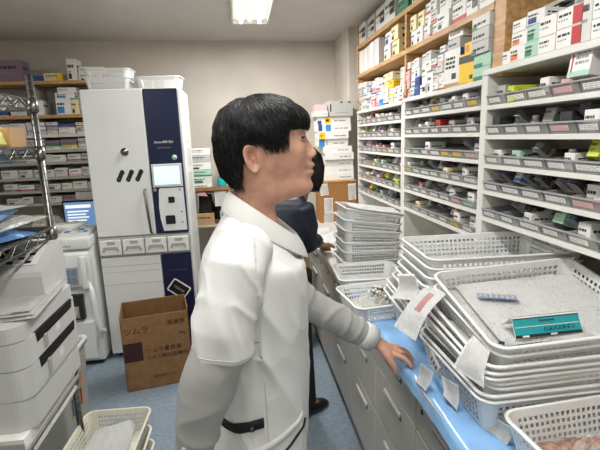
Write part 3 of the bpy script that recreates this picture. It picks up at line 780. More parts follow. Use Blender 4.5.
for k in range(2): solo('blister_bundle', blister_mesh('white', 90 + k), ['banded white tablet strips lying on the bags beside the hand', 'banded white tablet strips further back on the clear bags'][k], 'medicine', 'clear bags in the basket by the hand', (.55 + .03 * k, 1.69 + .07 * k, .872), (.2, .1, .7 + k))
# ---- basket at the lower right with brown bags
b6 = basket(basket_meshes(.42, .30, .09, 24, 16, 4), 'white basket of brown plastic bags at the near end of the worktop', None, (.785, .715, .8135), (0, 0, R(3)))
for k, (x, y, z, a) in enumerate(((.68, .70, .822, .2), (.80, .68, .822, -.2), (.88, .73, .822, .5), (.72, .79, .822, -.1), (.86, .80, .822, .1), (.70, .74, .845, .5), (.80, .76, .848, .05), (.87, .70, .845, -.5), (.77, .71, .858, .3))):
    solo('plastic_bag', crumple(.19, .075, .036, 'bag_clear' if k in (1, 4, 5) else 'bag_brown', 10 + k, 24), ('clear' if k in (1, 4, 5) else 'brown') + ' crumpled bag ' + ['low at the left front of the near basket', 'low at the front middle of the near basket', 'low at the right of the near basket', 'low at the back left of the near basket',
         'low at the back right of the near basket', 'on top at the left of the near basket', 'on top in the middle of the near basket', 'on top at the right of the near basket', 'uppermost under the black case of the near basket'][k], 'bag', 'bags in the near basket', (x, y, z), (0, 0, a))
def pouchbox():
    return MB().box(-.05, -.02, 0, .05, .02, .03, 0, b=.006, seg=2).mesh('black_case', ['black'])
solo('case', pouchbox(), 'small black case lying on the brown bags in the near basket', 'case', None, (.80, .735, .888), (.05, .05, .1))

# ---- papers hanging from the baskets
def hang(label, c, **k): return paper(label, c, 'slips clipped to the basket stacks', **k)
hang('long white form with pink mark hanging off the front stack over the edge', [(.625, 1.37, 1.045), (.598, 1.185, 1.082), (.475, 1.137, .956), (.465, 1.295, .934)], m='paper_form', bulge=-.015, extra=(.45, .25, .7, .55, 'card_pink'))
hang('white slip with folded corner hanging from the near left corner', [(.56, .977, 1.04), (.575, .924, 1.021), (.545, .892, .945), (.51, .98, .955)], m='paper_print', bulge=-.008)
hang('grey white slip hanging low on the side of the front stack', [(.53, 1.092, .868), (.54, 1.006, .885), (.53, .987, .822), (.515, 1.039, .838)], m='paper_print', bulge=.004)
hang('small slip hanging over the blue sheet beside the finger', [(.502, 1.165, .872), (.505, 1.085, .882), (.487, 1.09, .822), (.482, 1.155, .818)], m='paper_print', bulge=.004)
hang('crumpled white slip hanging between the bagged basket and second stack', [(.56, 1.53, 1.031), (.57, 1.392, 1.073), (.56, 1.38, .983), (.53, 1.533, .934)], m='paper_print', bulge=.02, seed=8)
hang('white slip standing at the left of the near brown bag basket', [(.58, .925, .855), (.595, .85, .862), (.585, .85, .815), (.57, .915, .815)], m='paper_print', bulge=.006)
solo('hole_strip', MB().box(-.003, -.045, -.012, .003, .045, .012, 0, b=.002).box(-.0036, -.032, -.005, -.003, -.022, .005, 1).box(-.0036, -.010, -.005, -.003, 0, .005, 1).box(-.0036, .012, -.005, -.003, .022, .005, 1).mesh('hole_strip', ['card_grey', 'black']),
     'grey strip with three square holes on the front stack side', 'strip', None, (.525, 1.12, .893), (R(6), R(15), R(-8)))
# papers wedged between the front baskets on their left ends
for k, (z, y) in enumerate(((.94, 1.10), (.965, 1.16), (.99, 1.08))):
    paper(f'folded white sheet {["lowest", "second", "uppermost"][k]} of those wedged in the left end of the front stack', [(.68, y + .10, z + .006), (.68, y - .1, z - .004), (.575, y - .1, z - .006), (.565, y + .1, z + .006)], 'sheets wedged in the front stack', m='paper', bulge=.004, seed=k)

# ------------------------------------------------------------------ tall dispensing machine
def machine():
    x0, x1, y0, y1 = -1.012, -.370, 3.15, 3.62; xd = -.613
    t = thing('dispensing_machine', 'tall white and navy tablet dispensing machine with touchscreen by the back wall', 'machine', None, (-.6685, y0, 0))
    ox = -.6685; X0, X1, XD, D = x0 - ox, x1 - ox, xd - ox, y1 - y0
    b = MB().box(X0, .022, .03, X1, D, 1.905, 0, b=.006)
    for sx in (X0 + .05, X1 - .05):
        for yy in (.08, D - .06): b.lathe([(.025, 0), (.025, .032)], 12, 1, (sx, yy, 0))
    for k in range(4): b.box(X1 - .001, .1, 1.2 + k * .17, X1 + .002, .34, 1.33 + k * .17, 2)
    part('body', b, ['machine_white', 'black', 'plastic_mid'], t)
    ld = part('upper_door', MB().box(X0 + .004, 0, .915, XD - .002, .024, 1.9, 0, b=.004), ['machine_white'], t)
    part('door_knob', MB().tube([(-.097, -.03, 1.493), (-.097, .0, 1.493)], .017, 16).tube([(-.097, -.006, 1.493), (-.097, .0, 1.493)], .026, 18), ['chrome'], ld)
    for k in range(3):
        xx = -.142 + .062 * k
        part('oval_window', MB().prism([(xx + a + .017 * cos(q), 1.331 + b_ + .0175 * sin(q)) for a, b_, q in [(.012, .024, R(-60 + 20 * i)) for i in range(10)] + [(-.012, -.024, R(120 + 20 * i)) for i in range(10)]], 'y', -.0015, .001).prism([(xx - .012 + .009 * cos(q), 1.312 + .009 * sin(q)) for q in [2 * pi * i / 12 for i in range(12)]], 'y', -.0025, -.001, 1), ['black', 'ink'], ld)
    part('door_handle', MB().tube([(.010, -.004, 1.232), (.010, -.03, 1.218), (.018, -.034, 1.08), (.026, -.03, .938), (.028, -.004, .925)], .0085, 10), ['chrome'], ld)
    rd = part('control_panel', MB().box(XD + .002, 0, .915, X1 - .02, .024, 1.9, 0, b=.004), ['navy'], t)
    part('bezel', MB().box(XD + .010, -.012, 1.243, X1 - .031, .0, 1.402, 0, b=.004), ['plastic_mid'], rd)
    sc = MB().box(XD + .026, -.0135, 1.262, X1 - .047, -.012, 1.385, 0)
    for k in range(3): sc.box(XD + .036, -.0142, 1.362 - k * .024, XD + .1 + .02 * k, -.0134, 1.372 - k * .024, 1)
    part('touchscreen', sc, ['screen_pale', 'screen_white'], rd)
    wp = MB().prism([(XD + .056, .935), (XD + .041, 1.02), (XD + .037, 1.10), (XD + .046, 1.228), (XD + .055, 1.236), (X1 - .032, 1.236), (X1 - .028, .935)], 'y', -.006, 0)
    wpo = part('white_panel', wp, ['machine_white'], rd)
    part('printer_slot', MB().box(.160, -.012, 1.132, .202, -.006, 1.174, 0, b=.004), ['black'], wpo)
    part('printer_slot', MB().box(.130, -.014, .982, .196, -.006, 1.044, 0, b=.004), ['black'], wpo)
    m = MB()
    for z in (1.215, 1.06, .985): m.box(.236, -.0072, z, .25, -.006, z + .012)
    part('button_mark', m, ['ink_pale'], wpo)
    part('round_sticker', MB().tube([(.226, -.001, 1.443), (.226, .001, 1.443)], .018, 18), ['card_mint'], rd)
    part('round_button', MB().tube([(XD + .02, -.006, 1.225), (XD + .02, .001, 1.225)], .012, 14), ['plastic_grey'], rd)
    text('lettering', 'Xana-4001EU', .023, 'card_white', rd, (.163, -.001, 1.549), (pi / 2, 0, 0))
    text('lettering', 'TABLET PACKAGE', .011, 'ink_pale', rd, (.163, -.001, 1.51), (pi / 2, 0, 0))
    part('drawer_row', MB().box(X0 + .002, -.004, .772, X1 - .014, .024, .905, 0, b=.003), ['plastic_grey'], t)
    wdt = (X1 - X0 - .03) / 4
    for k in range(4):
        a = X0 + .014 + wdt * k
        d = part('canister_drawer', MB().box(a, -.02, .785, a + wdt - .01, -.004, .893, 0, b=.004), ['machine_white'], t)
        part('pull', MB().prism([(a + .014, .812), (a + .026, .846), (a + wdt - .036, .846), (a + wdt - .024, .812), (a + wdt - .04, .812), (a + wdt - .046, .826), (a + .036, .826), (a + .03, .812)], 'y', -.026, -.019), ['plastic_grey'], d)
        part('label_plate', MB().box(a + .05, -.0212, .86, a + .105, -.0195, .882), ['plastic_grey'], d)
    lw = MB().box(X0 + .004, 0, .04, XD + .012, .024, .762, 0, b=.004)
    lo = part('lower_door', lw, ['machine_white'], t)
    part('seam', MB().box(X0 + .006, -.0012, .698, XD + .010, .001, .701).box(X0 + .006, -.0012, .655, XD + .010, .001, .657).box(X0 + .006, -.0012, .565, XD + .010, .001, .5675), ['plastic_grey'], lo)
    ln = part('lower_panel', MB().box(XD + .016, 0, .04, X1 - .02, .024, .762, 0, b=.004), ['navy'], t)
    c, s_ = cos(R(-38)), sin(R(-38)); cx, cz = .175, .50
    def rr_(hx, hy, r):
        return [(cx + x * c - y * s_, cz + x * s_ + y * c) for x, y in rrect(hx, hy, r, 2, 2)[0]]
    sg = part('sign', MB().prism(rr_(.072, .052, .012), 'y', -.003, 0), ['card_white'], ln)
    part('sign_face', MB().prism(rr_(.063, .043, .008), 'y', -.0042, -.003), ['black'], sg)
    text('lettering', 'TOSHO', .024, 'card_grey', sg, (cx, -.0044, cz), (pi / 2, R(38), 0))
    m = MB()
    m.box(.11, -.001, .64, .24, .0, .648)
    part('slot_mark', m, ['ink'], ln)
machine()
sb = basket_meshes(.30, .22, .085, 16, 12, 4)
ba = basket(sb, 'white basket on the left of the machine top, lower of two', 'baskets on top of the dispensing machine', (-.86, 3.36, 1.906), (0, 0, R(4)))
bb = basket(sb, 'white basket on the left of the machine top, upper of two', 'baskets on top of the dispensing machine', (-.855, 3.36, 1.963), (0, 0, R(1)))
bc = basket(sb, 'white basket alone on the right of the machine top', 'baskets on top of the dispensing machine', (-.52, 3.36, 1.906), (0, 0, R(-2)))
for k, (x, b) in enumerate(((-.93, 'white'), (-.86, 'pink'), (-.79, 'white'))): carton(.06, .16, .05, b, 'text', f'{b} carton {ORD[k]} from left inside the upper basket on the machine', 'cartons in the baskets on the machine', (x, 3.36, 1.968), .05, k)
for k, (x, b) in enumerate(((-.59, 'white'), (-.52, 'grey'), (-.45, 'white'))): carton(.06, .16, .055, b, 'text', f'{b} carton {ORD[k]} from left inside the right basket on the machine', 'cartons in the baskets on the machine', (x, 3.36, 1.911), 0, k + 5)

# ------------------------------------------------------------------ shelving along the back wall, left
t = thing('wall_shelving', 'wood and grey steel shelving full of cartons left of the machine', 'shelf', None, (-1.62, 4.0, 0))
for xx in (-.62, -.02, .60): part('upright', MB().box(xx - .012, .0, .88, xx + .012, .27, 2.04), ['grey_steel'], t)
part('back_panel', MB().box(-.62, .255, .88, .62, .27, 2.04), ['grey_steel'], t)
for z in (2.045, 1.775): part('wooden_shelf', MB().box(-.63, -.02, z, .63, .27, z + .025, 0, b=.002), ['wood'], t)
ZL = [1.64, 1.515, 1.415, 1.29, 1.18, 1.07]
for z in ZL: part('steel_shelf', MB().box(-.62, -.005, z - .012, .62, .27, z, 0).box(-.62, -.008, z - .02, .62, -.004, z + .002), ['grey_steel' if z < 1.6 else 'white_steel'], t)
GL = 'cartons on the back left shelving'
r4 = random.Random(44)
def lrow(x0, x1, z, hmax, nm, wmin=.07, wmax=.13, levels=1, y=4.11):
    x = x0; i = 0
    while x < x1:
        w = r4.uniform(wmin, wmax); zz = z + .0008
        for j in range(levels):
            h = r4.uniform(.7, 1) * hmax / levels
            b = r4.choice(['white', 'white', 'pale', 'grey', 'white', 'sky', 'green', 'cream', 'blue', 'tan', 'purple'] if r4.random() < .45 else ['white', 'pale']); kd = r4.choice(K)
            lev = '' if levels == 1 else [', lowest', ', one up', ', topmost'][min(j, 2)]
            carton(w - .004, .2, h - .001, b, kd, f'{look(b, kd)}{lev}, {ORD[i]} from left on {nm}', GL, (x + w / 2, y + r4.uniform(-.01, .01), zz), r4.uniform(-.04, .04), i)
            zz += h
        x += w + .004; i += 1
lrow(-1.98, -1.08, 1.641, .115, 'the upper steel shelf', .09, .15, 3)
lrow(-1.98, -1.08, 1.516, .10, 'the second steel shelf', .09, .15, 3)
lrow(-1.98, -1.08, 1.416, .075, 'the third steel shelf', .08, .14, 1)
lrow(-1.98, -1.08, 1.291, .075, 'the fourth steel shelf', .08, .13, 1)
lrow(-1.98, -1.08, 1.181, .065, 'the fifth steel shelf', .08, .13, 1)
lrow(-1.98, -1.08, 1.071, .06, 'the lowest steel shelf', .08, .13, 1)
def lc(w, d, h, b, kd, label, x, z, y=4.1, rz=0): carton(w, d, h, b, kd, label, GL, (x, y, z), rz, int(h * 300))
lc(.19, .14, .17, 'purple', 'text', 'large dusky purple carton at the left end of the top wooden shelf', -1.80, 2.071)
lc(.16, .13, .045, 'blue', 'text', 'flat blue carton beside the purple carton on the top shelf', -1.63, 2.071)
lc(.14, .13, .065, 'cream', 'yellow_end', 'cream carton with yellow end on the top wooden shelf', -1.48, 2.071)
lc(.075, .13, .175, 'white', 'black_square', 'tall white carton standing on the top wooden shelf', -1.325, 2.071)
lc(.19, .13, .06, 'white', 'black_square', 'lower flat white carton with black square right of the tall one', -1.185, 2.071)
lc(.19, .13, .05, 'white', 'text', 'upper flat white carton right of the tall one', -1.18, 2.132)
lc(.115, .16, .13, 'white', 'sky_patch', 'white carton with sky blue patch on the second wooden shelf', -1.42, 1.801, 4.09)
lc(.06, .16, .12, 'cream', 'black_square', 'narrow cream carton with black square on the second wooden shelf', -1.33, 1.801, 4.09)
lc(.10, .16, .12, 'grey', 'text', 'grey carton in the middle of the second wooden shelf', -1.245, 1.801)
lc(.04, .16, .17, 'white', 'text', 'tall thin white carton on the second wooden shelf', -1.17, 1.801)
lc(.09, .16, .16, 'tan', 'text', 'tan carton beside the machine on the second wooden shelf', -1.10, 1.801)
lc(.15, .16, .045, 'white', 'sky_patch', 'flat white carton with sky patch lying on two cartons', -1.40, 1.932, 4.09)
lc(.14, .16, .04, 'white', 'text', 'flat white carton topmost on the second wooden shelf', -1.38, 1.978, 4.09)
lc(.11, .16, .12, 'white', 'text', 'white carton behind the rack post on second wooden shelf', -1.64, 1.801)
lc(.12, .16, .10, 'pale', 'text', 'off white carton behind the rack on second wooden shelf', -1.78, 1.801)
lc(.12, .16, .13, 'white', 'blue_stripe', 'white carton with blue stripe behind the rack on second shelf', -1.92, 1.801)

# table below, monitor and what lies there
t = thing('side_table', 'white table under the back left shelving, carrying the monitor', 'table', None, (-1.62, 3.98, 0))
part('tabletop', MB().box(-.62, -.38, .84, .6, .27, .87, 0, b=.003), ['machine_white'], t)
for a, b_ in ((-.58, -.34), (.56, -.34), (-.58, .24), (.56, .24)): part('leg', MB().box(a - .02, b_ - .02, 0, a + .02, b_ + .02, .84), ['grey_steel'], t)
t = thing('monitor', 'black monitor with bright blue and green screen left of the machine', 'monitor', None, (-1.255, 3.66, .871))
sh = part('housing', MB().box(-.155, 0, .03, .155, .03, .25, 0, b=.006), ['black'], t)
scr = MB().box(-.14, -.0012, .05, .14, .001, .236, 0)
scr.box(-.13, -.0018, .19, .06, -.001, .215, 1)
for k in range(4): scr.box(-.12, -.0018, .085 + .024 * k, .02 + .02 * (k % 2), -.001, .096 + .024 * k, 1)
scr.prism([(.14, .06), (.14, .236), (.125, .236), (.10, .05), (.13, .05)], 'y', -.0018, -.001, 2)
part('screen', scr, ['screen_blue', 'screen_white', 'screen_green'], t)
part('stand', MB().box(-.07, -.02, 0, .07, .1, .012, 0, b=.004).box(-.02, .02, .01, .02, .045, .1), ['black'], t)
solo('paper_sheet', sheet([(-1.36, 3.84, 1.17), (-1.14, 3.84, 1.165), (-1.14, 3.83, 1.115), (-1.36, 3.83, 1.115)], m='paper'), 'white paper strip standing behind the monitor', 'paper')
solo('plastic_bag', crumple(.26, .22, .15, 'bag_clear', 31), 'clear crumpled bag on the table left of the monitor', 'bag', None, (-1.58, 3.80, .885), (0, 0, .2))
solo('tray', basket_meshes(.24, .2, .07, 14, 12, 3)[0], 'white perforated tray on the table beside the rack post', 'tray', None, (-1.50, 3.62, .872), (0, 0, .1))

# ------------------------------------------------------------------ powder packaging machine
def packer():
    t = thing('packaging_machine', 'white medicine packaging machine with vertical bar handle, left of the tall machine', 'machine', None, (-1.26, 3.06, 0))
    x0, x1, D = -.33, .222, .50
    part('body', MB().box(x0, .03, .03, x1, D, .88, 0, b=.012, seg=2), ['machine_white'], t)
    part('top_cover', MB().box(x0 - .005, -.01, .86, x1 + .005, D, .945, 0, b=.018, seg=3), ['machine_white'], t)
    part('front_cover', MB().box(x0 + .01, -.03, .60, x1 - .01, .03, .845, 0, b=.02, seg=3), ['machine_white'], t)
    w = part('display_window', MB().box(-.06, -.034, .62, .135, -.03, .745, 0, b=.002), ['plastic_grey'], t)
    g = MB()
    for i in range(5):
        for j in range(2): g.box(-.05 + .036 * i, -.0365, .632 + .055 * j, -.02 + .036 * i, -.033, .678 + .055 * j)
    part('key_block', g, ['key_blue'], w)
    part('lower_opening', MB().box(-.15, -.004, .36, .13, .034, .54, 0, b=.003), ['plastic_dark'], t)
    part('chute', MB().prism([(-.002, .37), (-.05, .40), (-.05, .41), (-.002, .46)], 'x', -.12, .1), ['plastic_grey'], t)
    part('lower_door', MB().box(x0 + .02, .0, .06, x1 - .04, .034, .34, 0, b=.006), ['machine_white'], t)
    part('bar_handle', MB().box(.165, -.085, .60, .20, -.05, .83, 0, b=.012, seg=3).box(.17, -.05, .62, .195, -.02, .66).box(.17, -.05, .77, .195, -.02, .81), ['plastic_white'], t)
    part('hose', MB().tube([(.19, -.02, .63), (.215, -.05, .58), (.222, -.06, .50), (.222, -.055, .38), (.232, -.05, .30), (.25, -.03, .27), (.235, .03, .26)], .017, 10), ['plastic_white'], t)
    p = part('control_slope', MB().prism([(.03, .944), (.05, .962), (.22, .985), (.24, .944)], 'x', .02, .215), ['plastic_mid'], t)
    kb = MB()
    for i in range(4):
        for j in range(3): kb.box(.045 + .04 * i, .07 + .045 * j, .9655 + .006 * j, .075 + .04 * i, .10 + .045 * j, .972 + .006 * j, (i + j) % 3)
    part('keypad', kb, ['card_sky', 'card_white', 'card_grey'], p)
    text('lettering', 'PACKMATE', .017, 'card_blue', t, (.06, -.011, .885), (pi / 2, 0, 0))
    part('foot', MB().box(x0 + .03, .04, 0, x1 - .03, D - .03, .03), ['black'], t)
packer()
def bowlpack():
    mb = MB(); n = 20; V = []
    for (rr0, z) in ((.03, .0), (.06, .006), (.085, .03), (.10, .05), (.09, .062), (.05, .055)):
        for j in range(n): q = 2 * pi * j / n; V.append((rr0 * cos(q) * 1.1 + .008 * noise.noise(Vector((q * 2, z * 60, 0))), rr0 * sin(q) * .8, z + .012 * noise.noise(Vector((cos(q) * 3, sin(q) * 3, z * 30)))))
    mb.add(V, [(i * n + j, i * n + (j + 1) % n, (i + 1) * n + (j + 1) % n, (i + 1) * n + j) for i in range(5) for j in range(n)] + [tuple(range(n - 1, -1, -1)), tuple(range(5 * n, 6 * n))], 0, True)
    return mb.mesh('filter_pack', ['paper'])
solo('filter_pack', bowlpack(), 'crumpled white paper pack lying on the packaging machine before the monitor', 'paper', None, (-1.22, 3.26, .95), (0, 0, .2))

# ------------------------------------------------------------------ wire rack with printer
RX0, RX1, RY0, RY1 = -1.22, -.73, .72, 1.765
t = thing('wire_rack', 'chrome wire rack in the left foreground carrying the printer', 'rack', None, (0, 0, 0))
for xx in (RX0, RX1):
    for yy in (RY0, RY1):
        p = MB().tube([(xx, yy, .02), (xx, yy, 1.80)], .0125, 12)
        for k in range(0, 70): p.tube([(xx, yy, .05 + k * .025), (xx, yy, .052 + k * .025)], .0136, 10)
        p.lathe([(.02, 0), (.02, .02)], 12, 0, (xx, yy, 0))
        part('post', p, ['chrome'], t)
def wshelf(z, wires=True):
    s = MB(); e = .012
    for zz in (z, z - .035):
        s.tube([(RX0, RY0, zz), (RX1, RY0, zz), (RX1, RY1, zz), (RX0, RY1, zz)], .0042, 6, closed=True)
    for (a, b) in (((RX0, RY0), (RX1, RY0)), ((RX1, RY0), (RX1, RY1)), ((RX1, RY1), (RX0, RY1)), ((RX0, RY1), (RX0, RY0))):
        L_ = sqrt((a[0] - b[0]) ** 2 + (a[1] - b[1]) ** 2); n = int(L_ / .045); pts = []
        for k in range(n + 1): u = k / n; pts.append((a[0] + (b[0] - a[0]) * u, a[1] + (b[1] - a[1]) * u, z if k % 2 else z - .035))
        s.tube(pts, .003, 5)
    for xx in (RX0, RX1):
        for yy in (RY0, RY1): s.lathe([(.018, -.042), (.02, -.03), (.018, .004)], 12, 0, (xx, yy, z))
    n = int((RY1 - RY0) / .028)
    for k in range(1, n): y = RY0 + (RY1 - RY0) * k / n; s.tube([(RX0, y, z + .002), (RX1, y, z + .002)], .0022, 5)
    part('wire_shelf', s, ['chrome'], t)
for z in (1.715, 1.545, 1.243, .628, .14): wshelf(z)
part('shelf_mat', MB().box(RX0 + .01, RY0 + .01, 1.247, RX1 - .004, RY1 - .004, 1.251), ['black'], t)

def printer():
    x1 = -.672; y0, y1 = 1.315, 1.735; x0 = -1.10; zb = .690
    t = thing('printer', 'grey white multifunction printer with two paper cassettes on the wire rack', 'printer', None, (x1, (y0 + y1) / 2, zb))
    a, b, h = y0 - (y0 + y1) / 2, y1 - (y0 + y1) / 2, .33; d = x0 - x1
    def tier(z0, z1, push=0, r=.05):
        pts = [(d, a), (d, b)]
        for k in range(5): q = k / 4 * pi / 2; pts.append((push - .012 + .012 * sin(q) , b - .012 + .012 * cos(q)))
        for k in range(7): q = k / 6 * pi / 2; pts.append((push - r + r * cos(q), a + r - r * sin(q)))
        return MB().prism(pts, 'z', z0, z1)
    part('base', tier(.0, .10, -.006), ['plastic_mid'], t)
    for z0, z1, pu in ((.102, .198, .0), (.201, .285, .0)):
        c = part('paper_cassette', tier(z0, z1, pu), ['plastic_mid'], t)
        part('handle_slot', MB().prism([(a + .09, z1 - .034), (a + .085, z1 + .0005), (b - .03, z1 + .0005), (b - .04, z1 - .030)], 'x', pu - .03, pu + .0012), ['black'], c)
        part('latch', MB().box(pu - .002, a + .135, z0 + .012, pu + .006, a + .155, z1 - .03, 0, b=.002), ['plastic_grey'], c)
        part('badge', MB().box(pu - .001, b - .19, z0 + .025, pu + .0012, b - .155, z0 + .05), ['plastic_white'], c)
    part('upper_body', tier(.288, .335, -.004), ['plastic_mid'], t)
    part('output_tray', MB().prism([(-.33, .3355), (-.02, .3355), (-.02, .342), (-.33, .36)], 'y', a + .12, b - .03), ['plastic_grey'], t)
    part('shoulder', MB().box(d, a, .335, -.19, a + .12, .40, 0, b=.01, seg=2), ['plastic_mid'], t)
    part('rear_column', MB().box(d, a + .1, .335, -.32, b, .44, 0, b=.01, seg=2), ['plastic_mid'], t)
    sc = part('scanner_lid', MB().prism([(d - .02, .44), (-.23, .41), (-.21, .425), (-.21, .445), (-.25, .475), (d - .02, .51)], 'y', a - .02, b - .14), ['plastic_white'], t)
    cp = part('control_panel', MB().prism([(b - .185, .335), (b - .19, .425), (b - .18, .44), (b + .004, .512), (b + .014, .505), (b + .014, .335)], 'x', -.30, -.02), ['plastic_mid'], t)
    sl = math.atan2(-.03, .21)
    kp = MB().box(-.09, -.06, 0, .085, .06, .0012, 0)
    kp.box(-.078, -.01, .001, -.035, .045, .0022, 1)
    for i in range(3):
        for j in range(4): kp.box(-.015 + .03 * i, -.05 + .024 * j, .001, .005 + .03 * i, -.036 + .024 * j, .003, 2 if (i + j) % 2 else 1)
    part('keypad', kp, ['plastic_white', 'plastic_dark', 'card_grey'], cp, (-.14, b - .086, .4782), (math.atan2(.072, .184), 0, 0))
    return t
printer()
for k in range(3):
    z = 1.052 + .005 * k
    paper(['printed sheet lowest in the printer output tray', 'printed sheet in the middle of the printer output', 'printed sheet on top of the printer output'][k],
          [(-.98, 1.40 + .01 * k, z + .015), (-.96, 1.62 + .01 * k, z + .015), (-.672 - .012 * k, 1.70 + .004 * k, z - .002), (-.648 - .016 * k, 1.37 + .02 * k, z - .016)], 'sheets in the printer output', m='paper_print', bulge=.02, seed=k)
paper('white sheet lying below the printer on the rack', [(-.95, 1.50, .633), (-.74, 1.74, .633), (-.675, 1.66, .631), (-.675, 1.30, .631)], m='paper')
solo('folder', MB().box(-.1, -.15, 0, .1, .15, .006, 0).mesh('folder', ['card_pale']), 'off white folder under the grey tray on the rack', 'folder', None, (-.80, 1.50, .6345), (0, 0, .0))
tr = thing('paper_tray', 'grey flat tray of papers between the printer and the rack shelf', 'tray', None, (-.90, 1.50, .641))
part('shell', MB().box(-.22, -.24, 0, .215, .22, .004).box(-.22, -.24, 0, -.216, .22, .046).box(.211, -.24, 0, .215, .22, .018).box(-.22, -.24, 0, .215, -.236, .046).box(-.22, .216, 0, .215, .22, .046), ['plastic_grey'], tr)
part('paper_pile', MB().box(-.20, -.22, .005, .205, .2, .047), ['paper_print'], tr)
gb = basket_meshes(.34, .26, .10, 18, 14, 4, 'plastic_grey')
basket(gb, 'grey perforated basket hanging under the black rack shelf', None, (-.98, 1.42, 1.105), (0, 0, pi / 2))
def flatbag(m, s, w=.28, d=.3, h=.06): return crumple(w, d, h, m, s)
for k, (x, y, z, m, w, h) in enumerate(((-.90, 1.50, 1.258, 'bag_blue', .30, .05), (-.87, 1.58, 1.295, 'bag_clear', .28, .03), (-.92, 1.52, 1.325, 'bag_blue', .3, .045), (-.93, 1.50, 1.37, 'bag_blue', .26, .04))):
    solo('plastic_bag', flatbag(m, 40 + k, w, .32, h), ['blue plastic bag at the bottom of the pile on the black shelf', 'clear plastic bag in the blue bag pile on the black shelf', 'blue plastic bag second from top on the black shelf', 'blue plastic bag topmost on the black shelf'][k], 'bag', 'bags on the black rack shelf', (x, y, z), (0, 0, .3 * k - .4))
paper('white sheet sticking out of the blue bag pile', [(-.93, 1.45, 1.372), (-.92, 1.70, 1.368), (-.76, 1.69, 1.345), (-.77, 1.46, 1.355)], m='paper', bulge=.01)
carton(.09, .12, .045, 'orange', 'text', 'small orange carton on the front edge of the black shelf', None, (-.775, 1.29, 1.252), pi / 2, 2)
for k in range(2): carton(.10, .12, .055, ['white', 'pale'][k], ['pink_stripe', 'text'][k], ['white carton with pink stripe standing on the blue bags at left', 'off white carton above the blue bags at left edge'][k], None, (-.96, 1.47, 1.418 + .056 * k), pi / 2, k)
solo('plastic_bag', crumple(.22, .2, .15, 'bag_yellow', 60), 'translucent yellow plastic bag between the upper rack shelves', 'bag', None, (-.86, 1.56, 1.56), (0, 0, .4))
carton(.12, .14, .065, 'tan', 'plain', 'brown carton beside the yellow bag on the upper rack shelf', None, (-.82, 1.665, 1.549), pi / 2, 2)
solo('plastic_bag', crumple(.26, .3, .16, 'bag_blue', 71), 'dark blue bag lying on the lowest rack shelf', 'bag', None, (-.86, 1.4, .165), (0, 0, .4))

# ------------------------------------------------------------------ on the floor
def trash():
    t = thing('waste_bin', 'grey plastic waste bin with picture label behind the rack', 'bin', None, (-1.08, 2.33, 0))
    def ring(s, z): return [(x, y, z) for x, y in rrect(.135 * s, .20 * s, .03, 2, 3)[0]]
    mb = MB().loft([ring(.86, 0), ring(.99, .455)], 0, cap=False)
    mb.loft([ring(.96, .455), ring(.84, .01)], 0, cap=False); mb.add(ring(.84, .01), [tuple(range(len(ring(1, 0))))], 0); mb.add(ring(.86, 0), [tuple(range(len(ring(1, 0))))[::-1]], 0)
    part('body', mb, ['plastic_grey'], t)
    part('rim', MB().loft([ring(.95, .44), ring(1.06, .44), ring(1.06, .47), ring(.95, .47), ring(.95, .44)], 0, cap=False), ['plastic_mid'], t)
    sl = math.atan2(.0175, .455)
    def P(u, v): z = .12 + .2 * v; return (.135 * (.86 + .13 * z / .455) + .0012, -.1 + .17 * u, z)
    f = MB()
    for u0, v0, u1, v1, m in ((0, 0, 1, 1, 0), (.08, .08, .92, .55, 2), (.15, .1, .3, .5, 3), (.4, .12, .55, .45, 0), (.65, .1, .8, .5, 1), (.05, .7, .95, .9, 1)):
        e = .0004 * (m > 0 or u0 > 0) + (.0003 if u0 > .08 else 0)
        f.add([(P(a, b)[0] + e, P(a, b)[1], P(a, b)[2]) for a, b in ((u0, v0), (u1, v0), (u1, v1), (u0, v1))], [(0, 1, 2, 3)], m)
    part('picture_label', f, ['card_tan', 'card_orange', 'card_charcoal', 'card_sky'], t)
trash()
for k in range(3):
    paper(f'crumpled white sheet {["deep inside", "in the middle of", "sticking out of"][k]} the grey waste bin', [(-1.15, 2.40, .42 + .03 * k), (-1.02, 2.42, .44 + .03 * k), (-1.0, 2.22, .42 + .02 * k), (-1.16, 2.2, .40 + .03 * k)], 'papers in the waste bin', bulge=.03, seed=k)
